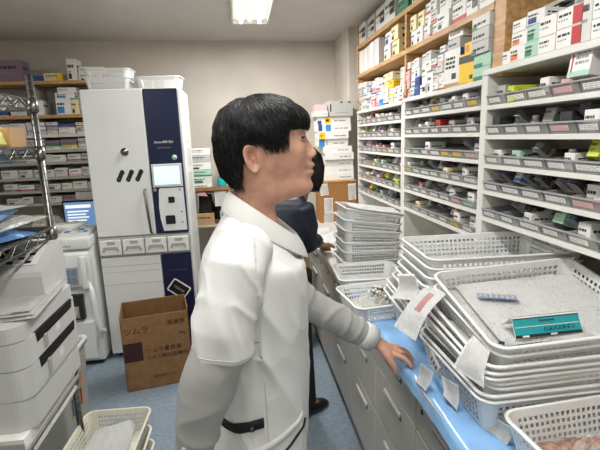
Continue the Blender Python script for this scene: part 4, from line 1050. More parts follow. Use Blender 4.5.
def openbox():
    t = thing('cardboard_box', 'open brown cardboard box with maroon square on the floor', 'box', None, (-.615, 2.83, 0), (0, 0, R(11)))
    w, d, h, e = .205, .13, .51, .005
    b = MB().box(-w, -d, 0, w, d, e, 0)
    b.box(-w, -d, 0, w, -d + e, h - .02); b.box(-w, d - e, 0, w, d, h); b.box(-w, -d, 0, -w + e, d, h); b.box(w - e, -d, 0, w, d, h)
    part('shell', b, ['cardboard'], t)
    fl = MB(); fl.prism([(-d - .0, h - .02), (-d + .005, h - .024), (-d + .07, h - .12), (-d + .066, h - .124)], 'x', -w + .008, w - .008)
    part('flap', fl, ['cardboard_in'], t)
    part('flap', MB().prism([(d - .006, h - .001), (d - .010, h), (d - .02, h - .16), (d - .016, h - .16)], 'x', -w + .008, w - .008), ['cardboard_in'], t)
    part('printed_square', MB().box(-w + .004, -d - .001, .20, -.09, -d + .001, .325), ['maroon'], t)
    text('lettering', 'ツムラ', .05, 'maroon', t, (-.115, -d - .001, .40), (pi / 2, 0, 0))
    text('lettering', 'ツムラ葛根湯', .036, 'maroon', t, (-.07, -d - .001, .255), (pi / 2, 0, 0), 'LEFT')
    text('lettering', 'エキス顆粒(医療用)', .030, 'maroon', t, (-.07, -d - .001, .208), (pi / 2, 0, 0), 'LEFT')
    text('lettering', '-医療用', .036, 'maroon', t, (.12, -d - .001, .425), (pi / 2, 0, 0))
    text('lettering', '189g', .024, 'maroon', t, (.155, -d - .001, .345), (pi / 2, 0, 0))
    text('lettering', '株式会社ツムラ', .02, 'maroon', t, (.03, -d - .001, .075), (pi / 2, 0, 0))
    part('side_printing', MB().box(-w - .001, -.05, .2, -w + .001, .06, .32), ['maroon'], t)
openbox()
for k in range(2): solo('cardboard_box', carton_mesh(.34, .30, .40, 'tan', tuple(textmarks('F', random.Random(k), .2, .8, .4, .6, 2, 'ink'))), ['closed brown box on the floor beyond the colleague', 'closed brown box on top of another beyond the colleague'][k], 'box', None, (.27, 3.15, .401 * k), (0, 0, .08))
GF = 'cream baskets stacked on the floor'
for k in range(5):
    fb = basket(FLR, 'cream basket on top of the floor stack, holding printed papers' if k == 4 else f'cream basket {ORD[k]} up in the floor stack', GF, (-.60, 1.63, .0 + .005 + [0, .07, .14, .21, .30][k]), (0, 0, R(-3 + 2 * (k % 2))))
fz = .305
for k in range(4):
    paper(['printed sheet lowest in the floor basket', 'printed sheet second up in the floor basket', 'printed sheet third up in the floor basket', 'printed sheet on top in the floor basket'][k],
          [(-.685 + .012 * k, 1.80 - .01 * k, fz + .04 + .008 * k), (-.52 - .005 * k, 1.805, fz + .042 + .008 * k), (-.51 - .01 * k, 1.46, fz + .04 + .008 * k), (-.695 + .006 * k, 1.455, fz + .04 + .008 * k)], 'sheets in the floor basket', m='paper_form' if k == 3 else 'paper_print', bulge=.004, seed=k)

# ------------------------------------------------------------------ small shelf between machine and man
t = thing('small_rack', 'small grey metal rack with bottles right of the tall machine', 'rack', None, (-.17, 3.98, 0))
for a in (-.26, .26):
    for b_ in (-.1, .2): part('post', MB().tube([(a, b_, 0), (a, b_, 1.50)], .011, 10), ['grey_steel'], t)
for z in (1.10, .80, .35): part('shelf', MB().box(-.275, -.12, z, .275, .22, z + .018, 0, b=.002), ['wood_dark' if z > 1 else 'grey_steel'], t)
part('cardboard_tray', MB().box(-.27, -.13, 1.119, .07, .05, 1.122).box(-.27, -.13, 1.119, .07, -.127, 1.155).box(-.27, -.13, 1.119, -.267, .05, 1.155), ['cardboard'], t)
GS = 'cartons on the small rack'
for k, (h, b, kd) in enumerate(((.06, 'white', 'green_patch'), (.06, 'pale', 'green_patch'), (.06, 'mint', 'green_stripe'), (.06, 'white', 'black_square'), (.065, 'grey', 'text'), (.055, 'white', 'text'))):
    carton(.17, .14, h - .001, b, kd, f'{look(b, kd)}, {ORD[k]} up in the wide stack on the small rack', GS, (-.335, 3.95, 1.124 + sum((.06, .06, .06, .06, .065, .055)[:k])), .02 * (k % 3), k)
for k, (h, b, kd) in enumerate(((.07, 'mint', 'green_stripe'), (.07, 'mint', 'sky_patch'), (.06, 'pink', 'text'), (.06, 'white', 'text'), (.05, 'sky', 'text'))):
    carton(.11, .1, h - .001, b, kd, f'{look(b, kd)}, {ORD[k]} up in the narrow stack on the small rack', GS, (-.135, 4.06, 1.1195 + sum((.07, .07, .06, .06, .05)[:k])), -.03, k)
carton(.09, .1, .07, 'charcoal', 'plain', 'charcoal carton poking out behind the hair of the man', GS, (-.12, 4.06, 1.432), 0, 1)
def pump(c, label, x, y, s=1):
    t = thing('pump_bottle', label, 'bottle', None, (x, y, 1.119)); t.scale = (s, s, s)
    part('bottle', MB().lathe([(.03, 0), (.034, .005), (.034, .085), (.022, .105), (.013, .112)], 18), [c], t)
    part('pump_head', MB().lathe([(.012, .112), (.012, .125), (.005, .126), (.005, .15), (.014, .152), (.012, .162)], 12).box(-.006, -.045, .152, .006, 0, .16), ['plastic_white'], t)
pump('teal_liquid', 'teal pump bottle on the small rack behind the man', -.165, 3.90, 1.15)
pump('card_mint', 'pale green pump bottle right of the teal one', -.05, 3.90, 1)
pump('card_sky', 'sky blue pump bottle behind the head of the man', .04, 3.96, 1)
paper('white note hanging from the front of the small rack', [(-.235, 3.858, 1.115), (-.13, 3.858, 1.115), (-.13, 3.852, .985), (-.235, 3.852, .985)], m='paper_print')
paper('pink slip curling at the edge of the small rack', [(-.39, 3.86, 1.112), (-.31, 3.852, 1.108), (-.29, 3.842, 1.078), (-.36, 3.845, 1.084)], m='card_pink')
def coat(x, w, label, s):
    mb = MB(); rg = []
    for k in range(9):
        z = 1.08 - .22 * k / 4 * .5; q = [];
        for j in range(20):
            a = 2 * pi * j / 20; q.append((x + w * cos(a) * (1 + .12 * noise.noise(Vector((cos(a) * 2, k * .5, s)))) * (.75 + .03 * k), 3.97 + .06 * sin(a) * (1 + .25 * sin(5 * a)), z - .0))
        rg.append(q)
    solo('hanging_coat', mb.loft(rg, 0).mesh('hanging_coat', ['black_cloth']), label, 'coat', 'dark clothes hanging under the small rack', (0, 0, 0))
coat(-.32, .075, 'black coat hanging at the left under the small rack', 1); coat(-.13, .15, 'wide black coat hanging behind the note under the small rack', 2); coat(.02, .09, 'black coat hanging at the right under the small rack', 3)
carton(.16, .15, .1, 'tan', 'text', 'tan carton on the lower shelf of the small rack', GS, (-.33, 3.95, .819), 0, 1)
carton(.2, .15, .12, 'grey', 'text', 'grey carton on the lower shelf behind the man', GS, (-.1, 3.95, .819), 0, 1)

# ------------------------------------------------------------------ far end of the worktop: cabinet with notes, stack of white cartons
t = thing('wooden_cabinet', 'brown wooden cabinet with notes at the far end of the worktop', 'cabinet', None, (.83, 3.80, CT))
part('body', MB().box(-.17, -.10, 0, .15, .11, .35, 0, b=.003), ['cork'], t)
part('top', MB().box(-.175, -.105, .35, .152, .112, .362), ['wood'], t)
for k, (x, z, w, h, rz) in enumerate(((.70, 1.10, .07, .10, .1), (.735, .965, .075, .12, 0), (.735, .855, .08, .10, -.05), (.945, 1.07, .07, .14, .03), (.86, .90, .06, .10, .05))):
    c, s_ = cos(rz), sin(rz)
    q = [(x + a * c - b * s_, 3.6965, z + a * s_ + b * c) for a, b in ((-w / 2, h / 2), (w / 2, h / 2), (w / 2, -h / 2), (-w / 2, -h / 2))]
    paper(['tilted white note at the upper left of the wooden cabinet', 'grey white note below the tilted one on the cabinet', 'white note lowest on the left of the cabinet', 'white note at the upper right of the cabinet', 'small white note low in the middle of the cabinet'][k], q, 'notes stuck on the wooden cabinet', m='paper_print')
GB = 'white cartons stacked on the wooden cabinet'
zz = CT + .363
for k, (h, w, x, b, mk) in enumerate(((.058, .25, .845, 'white', []), (.058, .25, .845, 'white', []), (.058, .25, .845, 'pale', []), (.058, .25, .845, 'white', []), (.055, .25, .835, 'white', []),
        (.062, .255, .80, 'white', [('F', 0, 0, .2, 1, 'sky'), ('F', .26, .2, .29, .8, 'purple')]), (.062, .255, .80, 'white', [('F', 0, .05, .2, .95, 'yellow'), ('F', .03, .35, .12, .65, 'orange')]),
        (.062, .285, .81, 'white', [('F', .22, .05, .38, .95, 'sky'), ('F', .0, .1, .12, 1, 'blue')]), (.062, .285, .81, 'white', [('F', .22, .05, .4, .95, 'yellow'), ('F', .25, .35, .34, .65, 'orange'), ('F', 0, 0, .12, .5, 'blue')]),
        (.05, .11, .70, 'pale', []))):
    z0 = zz
    me = carton_mesh(w, .2, h - .001, b, tuple(mk + textmarks('F', random.Random(k), .5, .9, .35, .6, 1, 'ink_pale')))
    solo('carton', me, (f'white carton, {ORD[k]} up in the stack on the wooden cabinet' if k < 5 else ['white carton with sky blue end, above the plain white cartons', 'white carton with yellow end, above the sky blue one', 'wide white carton with sky blue and navy marks', 'wide white carton with yellow mark and navy emblem', 'small off white carton at the top left of the stack'][k - 5]), 'box', GB, (x, 3.83 + .01 * (k % 3), z0), (0, 0, .01 * (k % 4)))
    zz += h
solo('carton', carton_mesh(.2, .2, .125, 'grey', tuple([('F', 0, .3, .06, .8, 'charcoal'), ('F', .45, .85, .55, .95, 'ink'), ('F', .8, .85, .9, .95, 'ink')] + textmarks('F', random.Random(4), .3, .8, .2, .3, 1, 'ink_pale'))), 'large pale grey carton on the top right of the white stack', 'box', GB, (.865, 3.83, zz - .05), (0, 0, .06))
solo('carton', carton_mesh(.1, .15, .05, 'pink', ()), 'pale pink carton leaning on top of the small off white carton', 'box', GB, (.705, 3.84, zz), (0, .06, 0))
for k in range(3): carton(.05, .12, .07, ['sky', 'mint', 'teal' if 0 else 'mint'][k], 'text', ['sky blue carton at the left side of the white stack', 'mint carton low at the left side of the white stack', 'mint carton high at the left side of the white stack'][k], None, (.628, 3.86, 1.17 + .085 * k + .09), .1, k) if 0 else None
for k in range(4): paper(['white sheet nearest the far basket stack on the worktop', 'white sheet left of the far basket stack', 'white printed sheet under the arm of the other person', 'white sheet before the wooden cabinet'][k], [(.50 + .02 * k, 2.95 + .17 * k, CT + .002 + .001 * k), (.64 + .02 * k, 2.97 + .17 * k, CT + .002 + .001 * k), (.65, 2.76 + .17 * k, CT + .002 + .001 * k), (.505, 2.75 + .17 * k, CT + .002 + .001 * k)], 'sheets on the far worktop', m='paper_print', seed=k)

# ------------------------------------------------------------------ people
def remesh(mb, voxel, smooth=2, name='m'):
    """union of overlapping closed shells into one continuous skin"""
    me = mb.mesh(name + '_raw', []); o = bpy.data.objects.new('tmp', me)
    m = o.modifiers.new('r', 'REMESH'); m.mode = 'VOXEL'; m.voxel_size = voxel; m.use_smooth_shade = True
    if smooth: s = o.modifiers.new('s', 'SMOOTH'); s.factor = .5; s.iterations = smooth
    out = evaluated(o); bpy.data.meshes.remove(me); out.name = name
    return out
def finish(me, mats, base, parent, name):
    me.materials.clear()
    for k in mats: me.materials.append(MATS[k])
    me.transform(Matrix.Translation(-Vector(base))); me.update()
    return O(name, me, parent)
def ell(c, ax, bx, n=24):
    return [(Vector(c) + Vector(ax) * cos(2 * pi * j / n) + Vector(bx) * sin(2 * pi * j / n)) for j in range(n)]

PY = 1.08
FRONT = [(1.28, .095), (1.33, .088), (1.375, .080), (1.392, .086), (1.400, .112), (1.408, .148), (1.416, .166), (1.428, .1755), (1.440, .1735), (1.450, .1695), (1.460, .1690), (1.473, .1695),
         (1.487, .1690), (1.495, .1680), (1.505, .1670), (1.52, .1650), (1.535, .1625), (1.55, .1600), (1.56, .1615), (1.575, .1640), (1.59, .1600), (1.605, .151), (1.62, .133), (1.632, .108), (1.64, .075)]
BACK = [(1.28, -.055), (1.33, -.034), (1.375, -.016), (1.41, -.010), (1.43, -.012), (1.45, -.02), (1.48, -.034), (1.52, -.042), (1.56, -.042), (1.59, -.034), (1.61, -.020), (1.625, 0.0), (1.635, .02), (1.64, .04)]
WID = [(1.28, .075), (1.33, .060), (1.375, .054), (1.40, .0545), (1.42, .059), (1.44, .0635), (1.47, .0695), (1.50, .0735), (1.53, .0765), (1.56, .0775), (1.59, .0735), (1.61, .064), (1.625, .048), (1.635, .030), (1.64, .012)]
def facept(z, q):
    F, B, Wd = spline(FRONT, z), spline(BACK, z), spline(WID, z)
    jaw = smoothstep(1.39, 1.41, z) * (1 - smoothstep(1.45, 1.51, z))
    xc = B + (F - B) * (.46 - .12 * jaw)
    c, s = cos(q), sin(q)
    pe = 2.25 - .5 * jaw if c > 0 else 2.1
    x = xc + ((F - xc) if c > 0 else (xc - B)) * math.copysign(abs(c) ** (2 / pe), c)
    y = Wd * math.copysign(abs(s) ** (2 / pe), s)
    if c > 0:
        # nose
        N = spline([(1.488, 0), (1.494, .003), (1.500, .012), (1.506, .0185), (1.513, .0205), (1.520, .0175), (1.53, .0125), (1.54, .0065), (1.552, .0022), (1.562, 0)], z)
        wn = interp([(1.49, .0135), (1.506, .0145), (1.52, .0095), (1.55, .0075)], z)
        x += N * math.exp(-(y / wn) ** 2)
        al = math.exp(-((abs(y) - .0145) / .006) ** 2 - ((z - 1.503) / .0075) ** 2); x += .006 * al
        Lp = interp([(1.452, 0), (1.459, .0048), (1.466, .0068), (1.4705, .0052), (1.4718, -.001), (1.4745, -.001), (1.476, .0050), (1.481, .0080), (1.487, .0062), (1.494, 0)], z)
        x += 1.5 * Lp * math.exp(-(abs(y) / .0205) ** 3)
        # eye sockets, brow, cheekbones, mouth corners
        x -= .0110 * math.exp(-((abs(y) - .030) / .0150) ** 2 - ((z - 1.549) / .0100) ** 2)
        x += .0035 * math.exp(-((abs(y) - .026) / .02) ** 2 - ((z - 1.569) / .007) ** 2)
        k = math.exp(-((abs(y) - .050) / .018) ** 2 - ((z - 1.522) / .016) ** 2); y += math.copysign(.003 * k, y); x += .003 * k
        x -= .0055 * math.exp(-((abs(y) - .026) / .008) ** 2 - ((z - 1.473) / .006) ** 2); x -= .0016 * math.exp(-((abs(y) - .034 - .25 * (1.495 - z)) / .007) ** 2 - ((z - 1.492) / .014) ** 2)
    return Vector((x, y, z))
HY = R(-4)                                              # head turned slightly away from the camera
def place(v): 
    k = smoothstep(1.36, 1.42, v.z); a = HY * k; x = v.x - .04
    return Vector((.04 + x * cos(a) - v.y * sin(a), PY + x * sin(a) + v.y * cos(a), v.z))
def head_rings(n=120):
    zs = [1.28 + .36 * i / 118 for i in range(118)] + [1.6385]
    return [[place(facept(z, 2 * pi * j / n)) for j in range(n)] for z in zs]
HEAD = MB().loft(head_rings())
bm = bmesh.new(); me0 = HEAD.mesh('h', []); bm.from_mesh(me0); HB = BVHTree.FromBMesh(bm); bm.free()
HC = Vector((.052, PY, 1.54))
def ear(mb, side):
    """disc with helix ridge and concha hollow, raised off the side of the head; side -1 is towards the camera"""
    cx, cz, n, m = .034, 1.505, 30, 12; rings = []
    def P(r, q, h):
        u, v = r * cos(q), r * sin(q)
        a = .0185 * (1 + .22 * v) ; x = u * a - .16 * v * .034; z = v * .033 * (1 - .06 * u)
        return x, z, h
    for i in range(m + 1):
        r = i / m; rg = []
        for j in range(n):
            q = 2 * pi * j / n; v = sin(q)
            fr_ = smoothstep(.95, .3, cos(q)); h = .0105 + .0085 * math.exp(-((r - .90) / .085) ** 2) * fr_ * (1 if v > -.6 else .45) - .0175 * math.exp(-((r - .36) / .22) ** 2) * (1 if v > -.65 else .4) + .006 * (-cos(q)) * r + .0055 * math.exp(-((r - .64) / .075) ** 2) * smoothstep(.4, -.2, cos(q)) * (v > -.7) + .005 * math.exp(-((cos(q) - 1) / .12) ** 2 - ((r - .62) / .2) ** 2)
            if r == 1: h -= .004
            x, z, hh = P(max(r, .02), q, h); rg.append((x, z, hh))
        rings.append(rg)
    rings.append([(x * .86, z * .88, h * .25 - .004) for x, z, h in rings[-1]])
    rings.append([(x * .7, z * .7, -.016) for x, z, h in rings[-1]])
    out = []
    for rg in rings:
        L_ = []
        for x, z, h in rg:
            hd = spline(WID, 1.507) + .000
            L_.append(place(Vector((cx + x, side * (hd + h - .003), cz + z))))
        out.append(L_)
    mb.loft(out)
def hand(mb, wrist, knuck, across, palm, fingers, thumb, pr=.041):
    mb.loft([ell(wrist, Vector(across) * .029, Vector(palm) * .021), ell(Vector(wrist).lerp(Vector(knuck), .35), Vector(across) * .036, Vector(palm) * .019),
             ell(Vector(wrist).lerp(Vector(knuck), .75), Vector(across) * pr, Vector(palm) * .0165), ell(Vector(knuck), Vector(across) * pr, Vector(palm) * .014), ell(Vector(knuck).lerp(Vector(wrist), -.1), Vector(across) * pr * .85, Vector(palm) * .009)])
    for f, r in fingers: mb.tube(f, [r, r * 1.02, r * .92, r * .86, r * .72, r * .35][:len(f)], 12)
    mb.tube(thumb, [.0145, .0135, .0115, .0105, .0085, .004][:len(thumb)], 12)

# left hand resting on the worktop edge
LW = Vector((.400, 1.300, .888)); LK = Vector((.458, 1.290, .846))
LH = ([([(.440, 1.270, .857), (.466, 1.255, .848), (.483, 1.243, .843), (.494, 1.234, .833), (.500, 1.227, .822), (.502, 1.224, .817)], .0098),
       ([(.444, 1.286, .858), (.474, 1.280, .849), (.497, 1.273, .845), (.511, 1.268, .834), (.518, 1.265, .823), (.520, 1.264, .818)], .0100),
       ([(.446, 1.304, .858), (.476, 1.303, .849), (.500, 1.300, .844), (.513, 1.298, .833), (.520, 1.297, .823), (.521, 1.297, .818)], .0096),
       ([(.444, 1.322, .857), (.470, 1.325, .849), (.488, 1.327, .843), (.499, 1.328, .834), (.506, 1.329, .824), (.507, 1.329, .818)], .0084)],
      [(.415, 1.275, .872), (.430, 1.255, .853), (.441, 1.244, .832), (.448, 1.241, .812), (.453, 1.241, .797), (.455, 1.241, .790)])
RWr = Vector((-.148, .880, .800)); RK = Vector((-.145, .885, .715))
RH = ([([(-.120, .885, .74), (-.115, .887, .705), (-.108, .893, .678), (-.105, .905, .658), (-.107, .915, .645), (-.108, .918, .641)], .0092),
       ([(-.138, .883, .735), (-.135, .886, .698), (-.130, .893, .668), (-.126, .906, .646), (-.127, .918, .633), (-.128, .921, .630)], .0096),
       ([(-.156, .884, .735), (-.155, .887, .702), (-.151, .894, .674), (-.147, .907, .654), (-.146, .918, .643), (-.147, .921, .640)], .0092),
       ([(-.172, .887, .742), (-.173, .890, .715), (-.170, .897, .694), (-.166, .907, .678), (-.164, .914, .670), (-.164, .917, .667)], .0080)],
      [(-.122, .888, .79), (-.105, .890, .762), (-.094, .895, .738), (-.090, .902, .716), (-.091, .908, .702), (-.092, .911, .695)])

BASE = (.0, PY, 0)
man = thing('person', 'man in white short sleeved tunic looking up at the shelves, one hand on the worktop', 'person', None, BASE)
body = MB(); body.loft(head_rings()); ear(body, -1); ear(body, 1)
def tz(tab, z): return spline(tab, z)
TB = [(.58, -.135), (.66, -.138), (.73, -.132), (.80, -.118), (.90, -.105), (1.0, -.106), (1.10, -.114), (1.2, -.115), (1.27, -.104), (1.31, -.086), (1.345, -.064), (1.375, -.045), (1.40, -.030)]
TF = [(.58, .118), (.66, .124), (.73, .128), (.80, .136), (.90, .141), (1.0, .143), (1.10, .144), (1.2, .146), (1.27, .141), (1.31, .130), (1.345, .112), (1.375, .100), (1.40, .094)]
TW = [(.58, .215), (.66, .213), (.73, .208), (.80, .20), (.90, .188), (1.0, .186), (1.10, .190), (1.2, .194), (1.27, .192), (1.31, .176), (1.345, .130), (1.375, .092), (1.40, .074)]
def tring(z, inset=0, n=72, pe=2.5):
    B, F, Wd = tz(TB, z) + inset, tz(TF, z) - inset, tz(TW, z) - inset; xc = (B + F) / 2; a = (F - B) / 2
    return [Vector((xc + a * math.copysign(abs(cos(q)) ** (2 / pe), cos(q)), PY + Wd * math.copysign(abs(sin(q)) ** (2 / pe), sin(q)), z)) for q in [2 * pi * j / n for j in range(n)]]
def neckdrop(p):
    k = smoothstep(1.24, 1.36, p.z); p.z -= k * .066 * max(0, min(1.2, (p.x + .03) / .13)); return p
body.loft([[neckdrop(p) for p in tring(z, .024)] for z in (.72, .80, .90, 1.0, 1.1, 1.2, 1.27, 1.31, 1.335)])
def arm(mb, pts, n=20): mb.tube([p[:3] for p in pts], [p[3] for p in pts], n)
RARM = [(.0, .955, 1.315, .045), (-.02, .905, 1.29, .052), (-.045, .876, 1.20, .048), (-.075, .868, 1.10, .043), (-.10, .868, 1.03, .040), (-.125, .872, .94, .036), (-.142, .876, .86, .030), (-.148, .880, .80, .027)]
LARM = [(.0, 1.21, 1.315, .045), (.03, 1.262, 1.28, .052), (.08, 1.283, 1.19, .046), (.13, 1.292, 1.10, .042), (.17, 1.296, 1.045, .040), (.28, 1.30, .970, .036), (.36, 1.301, .915, .030), (.400, 1.300, .888, .027)]
arm(body, RARM); arm(body, LARM)
hand(body, LW, LK, (.15, .98, .0), (.55, 0, .83), *LH)
hand(body, RWr, RK, (1, .05, 0), (-.05, 1, 0), *RH)
LEG = lambda s: [(-.005, PY + s * .085, .88, .078), (-.005, PY + s * .088, .72, .076), (.012, PY + s * .095, .50, .062), (-.005, PY + s * .10, .34, .058), (-.03, PY + s * .10, .12, .042), (-.03, PY + s * .10, .06, .042)]
for s in (-1, 1):
    arm(body, LEG(s)); body.tube([(-.07, PY + s * .10, .045), (-.02, PY + s * .105, .045), (.06, PY + s * .115, .035), (.12, PY + s * .12, .03)], [.03, .038, .036, .022], 16)
bme = remesh(body, .0032, 1, 'body')
bme.materials.append(MATS['skin']); bme.materials.append(MATS['lip']); bme.materials.append(MATS['skin_shaded'])
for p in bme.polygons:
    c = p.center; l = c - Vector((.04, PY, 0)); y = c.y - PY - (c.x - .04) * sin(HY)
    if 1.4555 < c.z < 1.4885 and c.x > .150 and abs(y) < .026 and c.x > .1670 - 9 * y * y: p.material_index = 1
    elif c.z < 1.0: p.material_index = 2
finish(bme, ['skin', 'lip', 'skin_shaded'], BASE, man, 'body')
def lump(mb, name, mats, sm=True):
    me = mb.mesh(name, mats); me.transform(Matrix.Translation(-Vector(BASE))); return O(name, me, man)
# eyes, lids, brows
for s in (-1, 1):
    c = place(facept(1.549, 0) * 0 + Vector((facept(1.549, 0).x - .0195, s * .031, 1.5485)))
    r = .0118; e = MB(); f = (place(Vector((1, s * .12, 1.60))) - place(Vector((0, 0, 1.5485)))).normalized()
    f = Vector((.975, s * .16, .10)).normalized(); u = f.cross(Vector((0, 1, 0))).normalized(); w = f.cross(u)
    rg = []
    for k in range(1, 14): a = pi * k / 14; rg.append([c + f * cos(a) * r + (u * cos(2 * pi * j / 20) + w * sin(2 * pi * j / 20)) * sin(a) * r for j in range(20)])
    e.loft(rg); nf = len(e.f)
    for i, fc in enumerate(e.f): 
        if i < 80: e.m[i] = 1
    e.m[-2] = 1
    lump(e, 'eye', ['eye_white', 'iris'])
    ld = MB(); ls = MB(); rg = []
    for k in range(6):
        el = R(6 + 84 * k / 5); rg.append([c + (Vector((cos(az) * cos(el), sin(az) * cos(el), sin(el)))) * (r + .0016) for az in [R(-75 + 150 * j / 12) for j in range(13)]])
    ld.loft(rg, 0, cap=False, closed=False); o = lump(ld, 'upper_eyelid', ['skin']); o.modifiers.new('s', 'SOLIDIFY').thickness = .001
    rg = []
    for k in range(5):
        el = R(-11 - 74 * k / 4); rg.append([c + (Vector((cos(az) * cos(el), sin(az) * cos(el), sin(el)))) * (r + .0012) for az in [R(-75 + 150 * j / 12) for j in range(13)]])
    lo = MB().loft(rg, 0, cap=False, closed=False); o = lump(lo, 'lower_eyelid', ['skin']); o.modifiers.new('s', 'SOLIDIFY').thickness = .001
    ls.tube([c + Vector((cos(az) * cos(R(5)), sin(az) * cos(R(5)), sin(R(5)))) * (r + .0022) for az in [R(-72 + 144 * j / 12) for j in range(13)]], .0013, 5); lump(ls, 'eyelashes', ['hair'])
    eb = MB(); pts = []
    for k in range(7):
        y = s * (.014 + .034 * k / 6); z = 1.5665 + .004 * sin(pi * k / 6 * .8) - .002 * (k == 6); q = place(Vector((.30, y, z))); hit = HB.ray_cast(q, Vector((-1, 0, 0))); pts.append((hit[0] if hit[0] else q) + Vector((.0004, 0, 0)))
    eb.tube(pts, [.002, .0042, .0045, .0042, .0036, .0028, .001], 6); lump(eb, 'eyebrow', ['hair'])
    ns = place(Vector((.1775, s * .0075, 1.4985))); nm = MB(); nm.lathe([(.0005, -.002), (.0035, -.0015), (.0035, .0015), (.0005, .002)], 10, 0, ns); lump(nm, 'nostril', ['maroon'])

# hair
def hairline(p):
    """signed: > 0 inside the haired part of the scalp"""
    q = p - Vector((.04, PY, 0)); y = abs(p.y - PY - (p.x - .04) * sin(HY)); x = p.x
    zl = interp([(-.06, 1.428), (-.02, 1.430), (-.004, 1.447), (.008, 1.49), (.018, 1.530), (.053, 1.540), (.060, 1.524), (.090, 1.526), (.103, 1.547), (.118, 1.566), (.20, 1.572)], x)
    return p.z - zl
def hsurf(d):
    h = HB.ray_cast(HC, d); return h[0] if h[0] else HC + d * .09
hm = MB(); n, m = 96, 64; rg = []
for k in range(m + 1):
    th = pi * k / m * .86 + .01; L_ = []
    for j in range(n):
        q = 2 * pi * j / n; d = Vector((sin(th) * cos(q), sin(th) * sin(q), cos(th)))
        p = hsurf(d); a = smoothstep(-.006, .012, hairline(p)); nz = fbm(p, 42) * .0030 + fbm((p.x * 90, p.y * 90, p.z * 22), 1) * .0009
        thick = .0155 - .006 * smoothstep(1.60, 1.64, p.z) + .001 * smoothstep(.02, -.04, p.x) - .005 * smoothstep(.09, .15, p.x)
        if p.z < 1.47: thick *= .7
        L_.append(HC + d * ((p - HC).length + (thick + nz) * a - .006 * (1 - a)))
    rg.append(L_)
hm.loft(rg); hm_n = len(hm.f)
bm = bmesh.new(); mt = hm.mesh('hh', []); bm.from_mesh(mt); CB = BVHTree.FromBMesh(bm); bm.free()
rh = random.Random(8); WH = Vector((-.25, .05, 1)).normalized()
def csurf(d):
    h = CB.ray_cast(HC, d); return h[0] if h[0] else HC + d * .1
tries = 0; made = 0
while made < 8000 and tries < 60000:
    tries += 1
    d = Vector((rh.gauss(0, 1), rh.gauss(0, 1), rh.gauss(.35, 1))).normalized()
    if d.y > .55 and rh.random() < .8: continue                      # the far side needs fewer
    p = hsurf(d)
    if hairline(p) < .004: continue
    tang = (d - WH * d.dot(WH))
    if tang.length < .05: continue
    ax = WH.cross(d).normalized(); L0 = rh.uniform(.22, .62) * (.6 if p.z < 1.48 else 1); k = 6; pts = []; sw = rh.uniform(-.22, .22)
    fringe = p.x > .10 and p.z > 1.585
    if fringe: L0 = rh.uniform(.25, .5); sw += .25
    off0 = rh.uniform(-.002, .0012)
    for i in range(k):
        a = L0 * i / (k - 1); dd = (Matrix.Rotation(a, 3, ax) @ d); dd = (Matrix.Rotation(sw * a, 3, d) @ dd)
        s_ = csurf(dd); hd = hsurf(dd); lift = off0 + .0020 * sin(pi * min(1, i / (k - 1) * 1.2)) + (rh.uniform(0, .004) if i == k - 1 else 0)
        rad = max((s_ - HC).length, (hd - HC).length + .004) + lift
        if fringe and dd.z < .28: rad = max(rad, (hd - HC).length + .006)
        pts.append(HC + dd * rad)
    if pts[-1].z < 1.418: continue
    if pts[-1].x > .115 and pts[-1].z < 1.560: continue
    if .010 < pts[-1].x < .058 and pts[-1].z < 1.528: continue
    if pts[-1].x > .058 and pts[-1].z < 1.510: continue
    w = rh.uniform(.00045, .0010); hm.tube(pts, [w * .7, w, w, w * .9, w * .6, w * .15], 3, 1 if rh.random() < .03 else 0, cap=False); made += 1
lump(hm, 'hair', ['hair', 'hair_grey'])

# tunic
tun = MB()
tun.loft([[neckdrop(p) for p in tring(z)] for z in [.585 + .02 * i for i in range(37)] + [1.325, 1.34, 1.355, 1.37, 1.385]])
RS = [(.005, .965, 1.325, .052), (-.005, .925, 1.318, .064), (-.022, .895, 1.285, .069), (-.042, .878, 1.22, .069), (-.054, .868, 1.165, .070), (-.058, .867, 1.112, .0715)]
LS = [(.005, 1.20, 1.325, .052), (.02, 1.24, 1.316, .064), (.05, 1.27, 1.27, .068), (.085, 1.283, 1.20, .067), (.115, 1.29, 1.13, .066), (.122, 1.291, 1.115, .066)]
tun.tube([p[:3] for p in RS], [p[3] for p in RS], 32, flat=.86); arm(tun, LS, 28)
tme = remesh(tun, .0045, 6, 'tunic')
tme.update()
def displace(me, fn):
    n = len(me.vertices); co = [0.0] * (3 * n); no = [0.0] * (3 * n); me.vertices.foreach_get('co', co); me.vertices.foreach_get('normal', no)
    for i in range(n):
        p = Vector(co[3 * i:3 * i + 3]); d = fn(p); 
        for k in range(3): co[3 * i + k] += no[3 * i + k] * d
    me.vertices.foreach_set('co', co); me.update()
def drape(p):
    # slack folds: steep on the back and flank, diagonal below the shoulder, drape lower down
    sl = (p.y < .95 and p.z > 1.08)
    if sl and p.x < .02: g = Vector((p.x * 11 + p.z * 5.5, p.y * 5, p.z * 1.6 - p.x * 3))
    else: g = Vector((p.x * 8 + p.z * 2.5, p.y * 7, p.z * 2.2))
    rdg = (1 - min(1, abs(noise.noise(g)) * 2.6)) ** 2 * 1.5 - .1; rd2 = (1 - min(1, abs(noise.noise(g * 2.1 + Vector((5, 1, 3)))) * 2.6)) ** 2 * 1.4
    arm_pit = math.exp(-((p.x + .0) / .09) ** 2 - ((p.z - 1.17) / .13) ** 2)
    amp = .0042 + .0055 * arm_pit + .0025 * smoothstep(.95, .75, p.z)
    return amp * (rdg * .8 + rd2 * .35 - .5)
displace(tme, drape)
bm = bmesh.new(); bm.from_mesh(tme); TBV = BVHTree.FromBMesh(bm); bm.free()
tno = finish(tme, ['tunic'], BASE, man, 'tunic')
